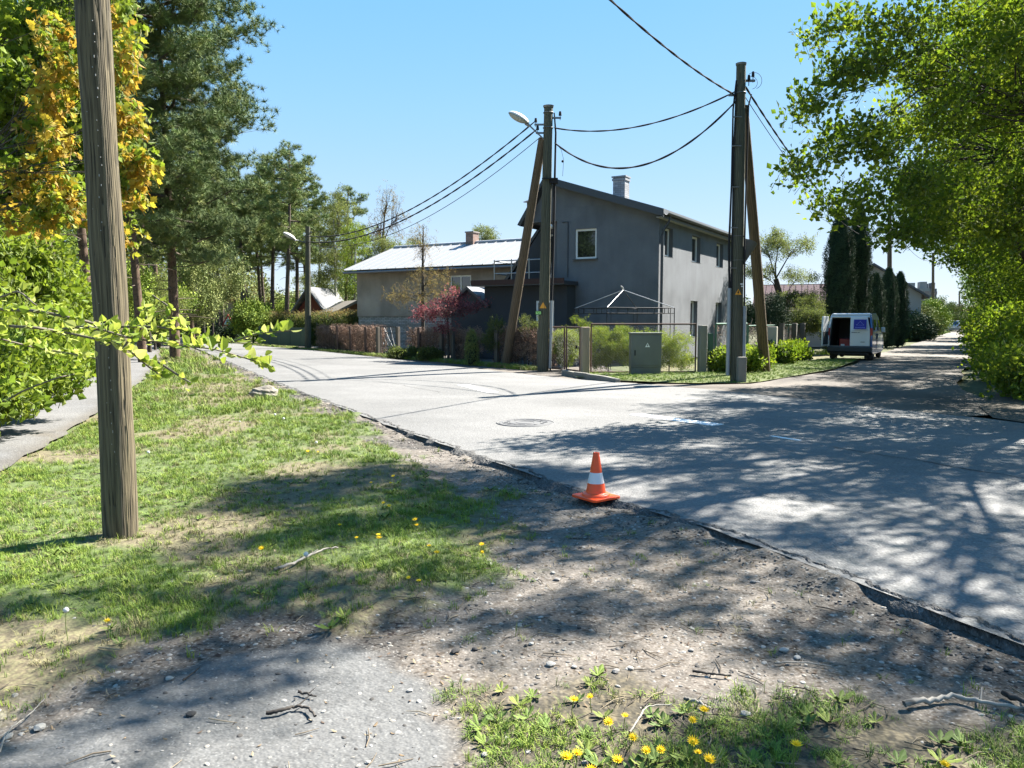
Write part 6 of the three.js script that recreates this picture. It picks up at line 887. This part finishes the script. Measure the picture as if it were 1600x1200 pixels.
{
  const lists = [[], [], []];
  const sow = (x0, x1, d0, d1, per, scale, seedv) => {
    srand(seedv); const n = Math.round((x1 - x0) * (d1 - d0) * per);
    for (let i = 0; i < n; i++) {
      const x = rr(x0, x1), d = rr(d0, d1); if (Math.abs(x) > 0.72 * d + 0.6) { continue; }
      const [l, b, t] = zones(x, d), g = Math.max(l, b); if (t > 0.4 || side * notRoad(x, d) < 0.12 || offPath(x, d) < 1.0) continue;
      const dry = DRY(x, d), clump = fbm(x * 3.3 + 20, d * 3.3, 3), want = g * (b > l ? 0.1 + 0.95 * sm(0.44, 0.62, clump) : (1 - 0.72 * dry) * (0.45 + 0.75 * sm(0.38, 0.6, clump))) + 0.012;
      if (R() > want) continue;
      const k = R() < (b > l ? 0.06 : 0.08 + 0.4 * dry) ? STRAW() : LUSH(), tall = R() < 0.06 ? 2 : R() < 0.5 ? 0 : 1;
      lists[tall].push([V(x, groundY(x, d) - 0.006, d), scale * rr(0.6, 1.25) * (0.75 + 0.5 * clump), rr(0, 6.283), rr(-0.15, 0.15), rr(-0.15, 0.15), k]);
    }
  };
  sow(-5.2, 3, 1.9, 5.2, 900, 0.68, 311); sow(-6, 1.6, 5.2, 8.4, 620, 0.75, 312); sow(-9, 0, 8.4, 13, 340, 0.95, 313); sow(-16, -2, 13, 22, 150, 1.5, 314); sow(-30, -5, 22, 46, 26, 3.2, 315);
  lists.forEach((l, i) => tag(scatter(['short_grass', 'low_grass', 'tall_grass'][i], TUFTS[i], GRASS, l), ['short green grass tufts across the roadside lawn', 'low spreading grass across the roadside lawn', 'taller grass blades standing out of the lawn'][i], 'grass'));
  // the strip by the fence and the weeds along the far kerb
  const c = []; srand(321); const CL = [[1.75, 21.3], [2.9, 19.95], [4.2, 19.2], [5.7, 19.15], [6.3, 19.6], [7.8, 21.5], [10.4, 24.9], [13.5, 30.2], [12.4, 31], [6.0, 23.3], [2.1, 22.9]];
  for (let i = 0; i < 9000; i++) { const x = rr(1.7, 13.5), d = rr(19, 31); if (polyDist(CL, x, d) > 0.02) c.push([V(x, ROAD_Y, d), rr(0.7, 1.3), rr(0, 6.3), 0, 0, LUSH().multiplyScalar(1.15)]); }
  for (let i = 0; i < 2600; i++) { const px = rr(400, 860), p = fenceLine(px), x = p[0] - rr(0.05, 0.75), d = p[1] - rr(0.0, 0.45); c.push([V(x, 0.0, d), rr(1.2, 2.6), rr(0, 6.3), 0, 0, R() < 0.3 ? STRAW() : LUSH()]); }
  for (let i = 0; i < 1600; i++) { const t = rr(0, 1), x = 15.2 + 40 * t + gauss() * 0.7, d = 35.5 + 62 * t; c.push([V(x - 0.9, 0, d), rr(2.5, 4), rr(0, 6.3), 0, 0, LUSH().multiplyScalar(1.2)]); }
  for (let i = 0; i < 1400; i++) { const t = R(), x = 9.9 + 9.6 * t + rr(0, 0.9), d = 15 + 17.6 * t; c.push([V(x, 0.02, d), rr(1.2, 2.4), rr(0, 6.3), 0, 0, LUSH()]); }
  tag(scatter('verge_grass', TUFTS[0], GRASS, c), 'bright mown grass along the fences and side street', 'grass');
}
{ // broad-leaved rosettes among the grass
  const leaf = leafOutline([[0.06, 0.1], [0.05, 0.25], [0.13, 0.4], [0.09, 0.5], [0.17, 0.68], [0.12, 0.88]], 0.075, 0.3), ros = (n, s) => { srand(s); return join(Array.from({ length: n }, (_, i) => { const l = leaf.clone(); l.rotateX(rr(1.0, 1.45)); l.rotateY(i / n * 6.283 + rr(-0.3, 0.3)); const k = rr(0.6, 1.2); return l.scale(k, k, k).translate(0, 0.006, 0); })); }, A = ros(9, 331), list = [];
  srand(332); for (let i = 0; i < 1500 && list.length < 170; i++) { const x = rr(-4, 3), d = rr(2.2, 8), [l, b, t] = zones(x, d); if (t > 0.3 || side * notRoad(x, d) < 0.2 || R() > (b > 0.5 ? 1 : l * 0.16) || Math.abs(x) > 0.7 * d) continue; list.push([V(x, groundY(x, d) + 0.002, d), rr(0.5, 1.0), rr(0, 6.3), 0, 0, LUSH().multiplyScalar(0.65)]); }
  tag(scatter('weeds', A, GRASS, list), 'flat rosettes of dandelion leaves in the grass', 'weeds');
}
const petal = (() => { srand(341); const g = []; for (let r = 0; r < 3; r++) for (let i = 0; i < 14 - r * 3; i++) g.push(kite(0.019 - r * 0.004, 0.13).rotateX(1.25 - r * 0.42 + rr(-0.1, 0.1)).rotateY(i / (14 - r * 3) * 6.283 + r)); return join(g); })();
const yellowP = std(lin(0.85, 0.60, 0.008), 0.7, { side: THREE.DoubleSide }), stemM = std(lin(0.14, 0.17, 0.04), 0.8), fluff = std(lin(0.55, 0.55, 0.52), 0.95), pin = std(lin(0.75, 0.48, 0.0), 0.8);
const flower = (() => { const H = thing('dandelion', 'x', 'dandelion'); scene.remove(H); used.delete('dandelion'); mesh('stem', limb([P3(0, 0, 0), P3(0.006, 0.035, 0), P3(0.002, 0.07, 0.003)], [0.0022, 0.002, 0.002], 5), stemM, H); mesh('flower_head', petal.clone().translate(0.002, 0.07, 0.003), yellowP, H); mesh('disc', new THREE.SphereGeometry(0.006, 8, 6).translate(0.002, 0.073, 0.003), pin, H); return H; })();
{
  const low = [[895, 1093], [925, 1083], [955, 1120], [981, 1137], [975, 1112], [1013, 1168], [1030, 1158], [1090, 1170], [1078, 1150], [882, 1190], [920, 1194], [1241, 1165], [1335, 1196], [1466, 1190], [1078, 1113], [1096, 1112], [962, 1186], [895, 1176], [1160, 1196], [1098, 1184]];
  const far = [[610, 752], [617, 746], [655, 912], [640, 906], [581, 754], [600, 788], [608, 791], [650, 823], [652, 817], [682, 872], [755, 856], [498, 706], [482, 707], [410, 860], [530, 825], [592, 840], [558, 842], [592, 850], [168, 976], [753, 852], [671, 855]];
  srand(351);
  for (const [L, label, group, s] of [[low, 'yellow dandelion in the weedy strip among the fallen twigs', 'dandelions by the fallen twigs', 1.3], [far, 'yellow dandelion in the roadside lawn', 'dandelions in the lawn', 1.2]]) for (const [px, py] of L) { const [x, d] = onGround(px, py + 6, 0.05); const c = copyOf(flower, [x, groundY(x, d), d], rr(0, 6), label, s * rr(0.75, 1.15)); c.userData.group = group; c.rotation.z = rr(-0.2, 0.2); c.rotation.x = rr(0, 0.45); }
  const clock = (() => { const H = thing('dandelion_clock', 'x', 'dandelion'); scene.remove(H); used.delete('dandelion_clock'); mesh('stem', limb([P3(0, 0, 0), P3(0.01, 0.08, 0), P3(0.003, 0.16, 0)], [0.0022, 0.002, 0.0018], 5), stemM, H); mesh('seed_head', [tuftGeo(90, 0.022, 0.0012, 352).translate(0.003, 0.16, 0), new THREE.SphereGeometry(0.014, 8, 6).translate(0.003, 0.16, 0)], fluff, H); return H; })();
  for (const [px, py] of [[430, 650], [443, 655], [478, 880], [105, 968], [495, 695], [375, 655], [233, 712]]) { const [x, d] = onGround(px, py + 10, 0.1); const c = copyOf(clock, [x, groundY(x, d), d], rr(0, 6), 'white dandelion seed head on a thin stalk in the lawn', rr(0.8, 1.2)); c.userData.group = 'dandelion seed heads'; }
}
function stick(label, pts, r, mat, lift = 0.01) { const W = pts.map(([px, py]) => { const [x, d] = onGround(px, py, 0.01); return V(x, Math.max(-0.02, groundY(x, d)) + r + lift, d); }); const c = new THREE.CatmullRomCurve3(W).getPoints(pts.length * 5); srand(pts[0][0]); const H = thing('fallen_twig', label, 'twig', [W[0].x, W[0].y, -W[0].z], 0), o = H.position; mesh('stem', limb(c.map((p) => p.clone().sub(o).add(P3(0, gauss() * r * 0.5, gauss() * r * 0.5))), c.map((_, i) => r * (1 - 0.5 * i / c.length) * rr(0.85, 1.15)), 7), mat, H); const k = c[Math.floor(c.length * 0.55)].clone().sub(o); mesh('side_shoot', limb([k, k.clone().add(P3(r * 4, r * 2, -r * 6))], [r * 0.5, r * 0.2], 5), mat, H); return H; }
const greyTwig = std(0xffffff, 0.95, { map: barkTex([0.24, 0.22, 0.19], 0.8) }), darkTwig = std(0xffffff, 0.95, { map: barkTex([0.05, 0.042, 0.035], 0.8) });
stick('long pale grey fallen branch lying beside the broken road edge', [[1412, 1096], [1450, 1092], [1495, 1086], [1540, 1096], [1600, 1104], [1660, 1110]], 0.013, greyTwig);
stick('short dark stick lying behind the pale fallen branch', [[1566, 1078], [1600, 1094], [1640, 1106]], 0.013, darkTwig);
stick('crooked dark twig lying on the old tarmac', [[416, 1114], [440, 1111], [460, 1104], [480, 1105], [494, 1118]], 0.0085, darkTwig, 0.012);
stick('pale bark stick lying in the shaded grass', [[428, 902], [450, 896], [478, 880], [500, 872], [528, 866]], 0.011, greyTwig, 0.02);
stick('short dark twig on the gravel before the weeds', [[1082, 1044], [1110, 1048], [1142, 1051]], 0.007, darkTwig);
stick('thin twig bent over the dandelions', [[984, 1146], [1000, 1122], [1012, 1106], [1050, 1102]], 0.0045, greyTwig, 0.03);
stick('broken piece of brown branch at the edge of the weeds', [[1070, 1088], [1090, 1094], [1110, 1102]], 0.010, greyTwig);
stick('thin dry stem on the gravel beyond the weeds', [[1210, 1032], [1250, 1030], [1300, 1036]], 0.004, greyTwig);
stick('thin dark twig on the tarmac edge', [[286, 1064], [300, 1054], [312, 1044]], 0.005, darkTwig);
stick('small dark bark piece on the tarmac', [[466, 1080], [480, 1083], [494, 1086]], 0.006, darkTwig);
stick('dry stem arching at the margin of the grass', [[0, 1190], [14, 1150], [50, 1118], [70, 1100]], 0.004, greyTwig, 0.03);
{ // stones
  const rock = (s) => { srand(s); const g = new THREE.IcosahedronGeometry(1, 1), p = g.attributes.position, o = [R() * 9, R() * 9]; for (let i = 0; i < p.count; i++) { const k = 0.72 + 0.55 * fbm(p.getX(i) * 1.3 + o[0] + p.getZ(i), p.getY(i) * 1.3 + o[1], 3); p.setXYZ(i, p.getX(i) * k, p.getY(i) * k * 0.45, p.getZ(i) * k * 0.85); } g.computeVertexNormals(); return g; };
  const G3 = [rock(1), rock(2), rock(3)], pale = std(lin(0.28, 0.265, 0.24), 0.9), grey = std(lin(0.17, 0.16, 0.15), 0.9), dark = std(lin(0.03, 0.028, 0.027), 0.9);
  const set = [[860, 1036, 0.028, 0], [830, 1005, 0.018, 0], [742, 1012, 0.02, 2], [712, 1015, 0.03, 2], [766, 883, 0.024, 0], [845, 965, 0.018, 0], [864, 895, 0.022, 0], [870, 905, 0.025, 1], [770, 914, 0.016, 0], [897, 1038, 0.016, 0], [905, 980, 0.014, 2], [822, 1007, 0.014, 2], [1226, 1013, 0.03, 0], [1246, 1024, 0.022, 0], [1177, 908, 0.026, 1], [298, 1118, 0.026, 2], [62, 1137, 0.03, 0], [265, 1061, 0.022, 0], [13, 1152, 0.025, 0], [1080, 1012, 0.016, 1], [962, 1046, 0.024, 1], [985, 1040, 0.02, 0], [640, 1075, 0.016, 0], [1040, 992, 0.014, 0], [1165, 1109, 0.026, 0], [1545, 1038, 0.03, 2], [1375, 958, 0.012, 2], [790, 1146, 0.016, 0], [757, 1173, 0.016, 0], [575, 1186, 0.014, 0]];
  const names = ['pale limestone pebble on the trodden gravel', 'grey pebble on the trodden gravel', 'dark clod lying on the ground before the road'];
  set.forEach(([px, py, r, k], i) => { const [x, d] = onGround(px, py), m = solo('pebble', G3[i % 3], [pale, grey, dark][k], names[k], 'stone', names[k].replace('pebble', 'pebbles').replace('clod', 'clods')); m.position.set(x, groundY(x, d) + r * 0.3, -d); m.scale.setScalar(r * 0.85); m.rotation.y = i * 1.3; });
  const gl = []; srand(361); const gp = [lin(0.21, 0.195, 0.17), lin(0.13, 0.12, 0.11), lin(0.05, 0.046, 0.042), lin(0.27, 0.255, 0.23)];
  for (let i = 0; i < 30000; i++) { const x = rr(-3.4, 3.4), d = rr(2.2, 11), [l, b, t] = zones(x, d); if (Math.abs(x) > 0.7 * d || side * notRoad(x, d) < 0.02 || R() < l * 0.97 || (b > 0.4 && R() < 0.8) || (t > 0.4 && R() < 0.6)) continue; const q = Math.pow(R(), 3); gl.push([V(x, groundY(x, d), d), 0.0025 + 0.0135 * q, rr(0, 6.3), rr(-0.5, 0.5), 0, gp[Math.floor(R() * 4)]]); }
  const E = spline(NEAR_EDGE, 400); for (let i = 0; i < 3800; i++) { const p = E[Math.floor(rr(40, 190))], x = p[0] - rr(0.02, 0.34) * 0.87, d = p[1] - rr(0.02, 0.3) * 0.48; gl.push([V(x, groundY(x, d) + 0.004, d), 0.004 + 0.011 * Math.pow(R(), 2), rr(0, 6.3), rr(-0.5, 0.5), 0, gp[R() < 0.75 ? 2 : 1]]); }
  tag(scatter('gravel', G3[0], std(0xffffff, 0.92), gl), 'loose gravel and crumbs of asphalt on the dirt verge', 'gravel');
}
{ // leaf litter and bits of bark
  const bit = leafOutline([[0.2, 0.3], [0.22, 0.6]], 0.03, 0.4).rotateX(1.4), list = []; srand(371);
  for (let i = 0; i < 9000; i++) { const x = rr(-5, 3.2), d = rr(2.1, 9), [l, b, t] = zones(x, d); if (Math.abs(x) > 0.72 * d || side * notRoad(x, d) < 0.05 || (t > 0.5 && R() < 0.75) || fbm(x * 1.5, d * 1.5 + 8, 3) < 0.48) continue; list.push([V(x, groundY(x, d) + 0.004, d), rr(0.3, 1.0), rr(0, 6.3), rr(-0.4, 0.4), rr(-0.4, 0.4), [lin(0.17, 0.12, 0.07), lin(0.24, 0.19, 0.12), lin(0.09, 0.06, 0.04)][Math.floor(R() * 3)]]); }
  tag(scatter('leaf_litter', bit, std(0xffffff, 0.95, { side: THREE.DoubleSide }), list), 'scattered dead leaf and bark scraps on the ground', 'litter');
}
{ // small broken twigs and straws strewn about
  const g = limb([P3(-0.05, 0, 0), P3(-0.01, 0.004, 0.006), P3(0.05, 0, -0.004)], [0.0022, 0.0024, 0.0012], 4), list = []; srand(381);
  for (let i = 0; i < 6000 && list.length < 1500; i++) { const x = rr(-4.5, 3.2), d = rr(2.1, 8), [l, b, t] = zones(x, d); if (Math.abs(x) > 0.72 * d || side * notRoad(x, d) < 0.08 || R() > 0.12 + 0.5 * b + 0.25 * sm(0.5, 0.62, fbm(x * 1.2 + 5, d * 1.2, 3)) - 0.1 * t) continue; list.push([V(x, groundY(x, d) + 0.006, d), rr(0.35, 1.5), rr(0, 6.3), rr(-0.1, 0.1), rr(-0.12, 0.12), [lin(0.05, 0.04, 0.03), lin(0.14, 0.11, 0.075), lin(0.22, 0.18, 0.12)][Math.floor(R() * 3)]]); }
  tag(scatter('twig_litter', g, std(0xffffff, 0.95), list), 'small broken twigs and straws strewn over the verge', 'litter');
}
renderer.render(scene, camera);
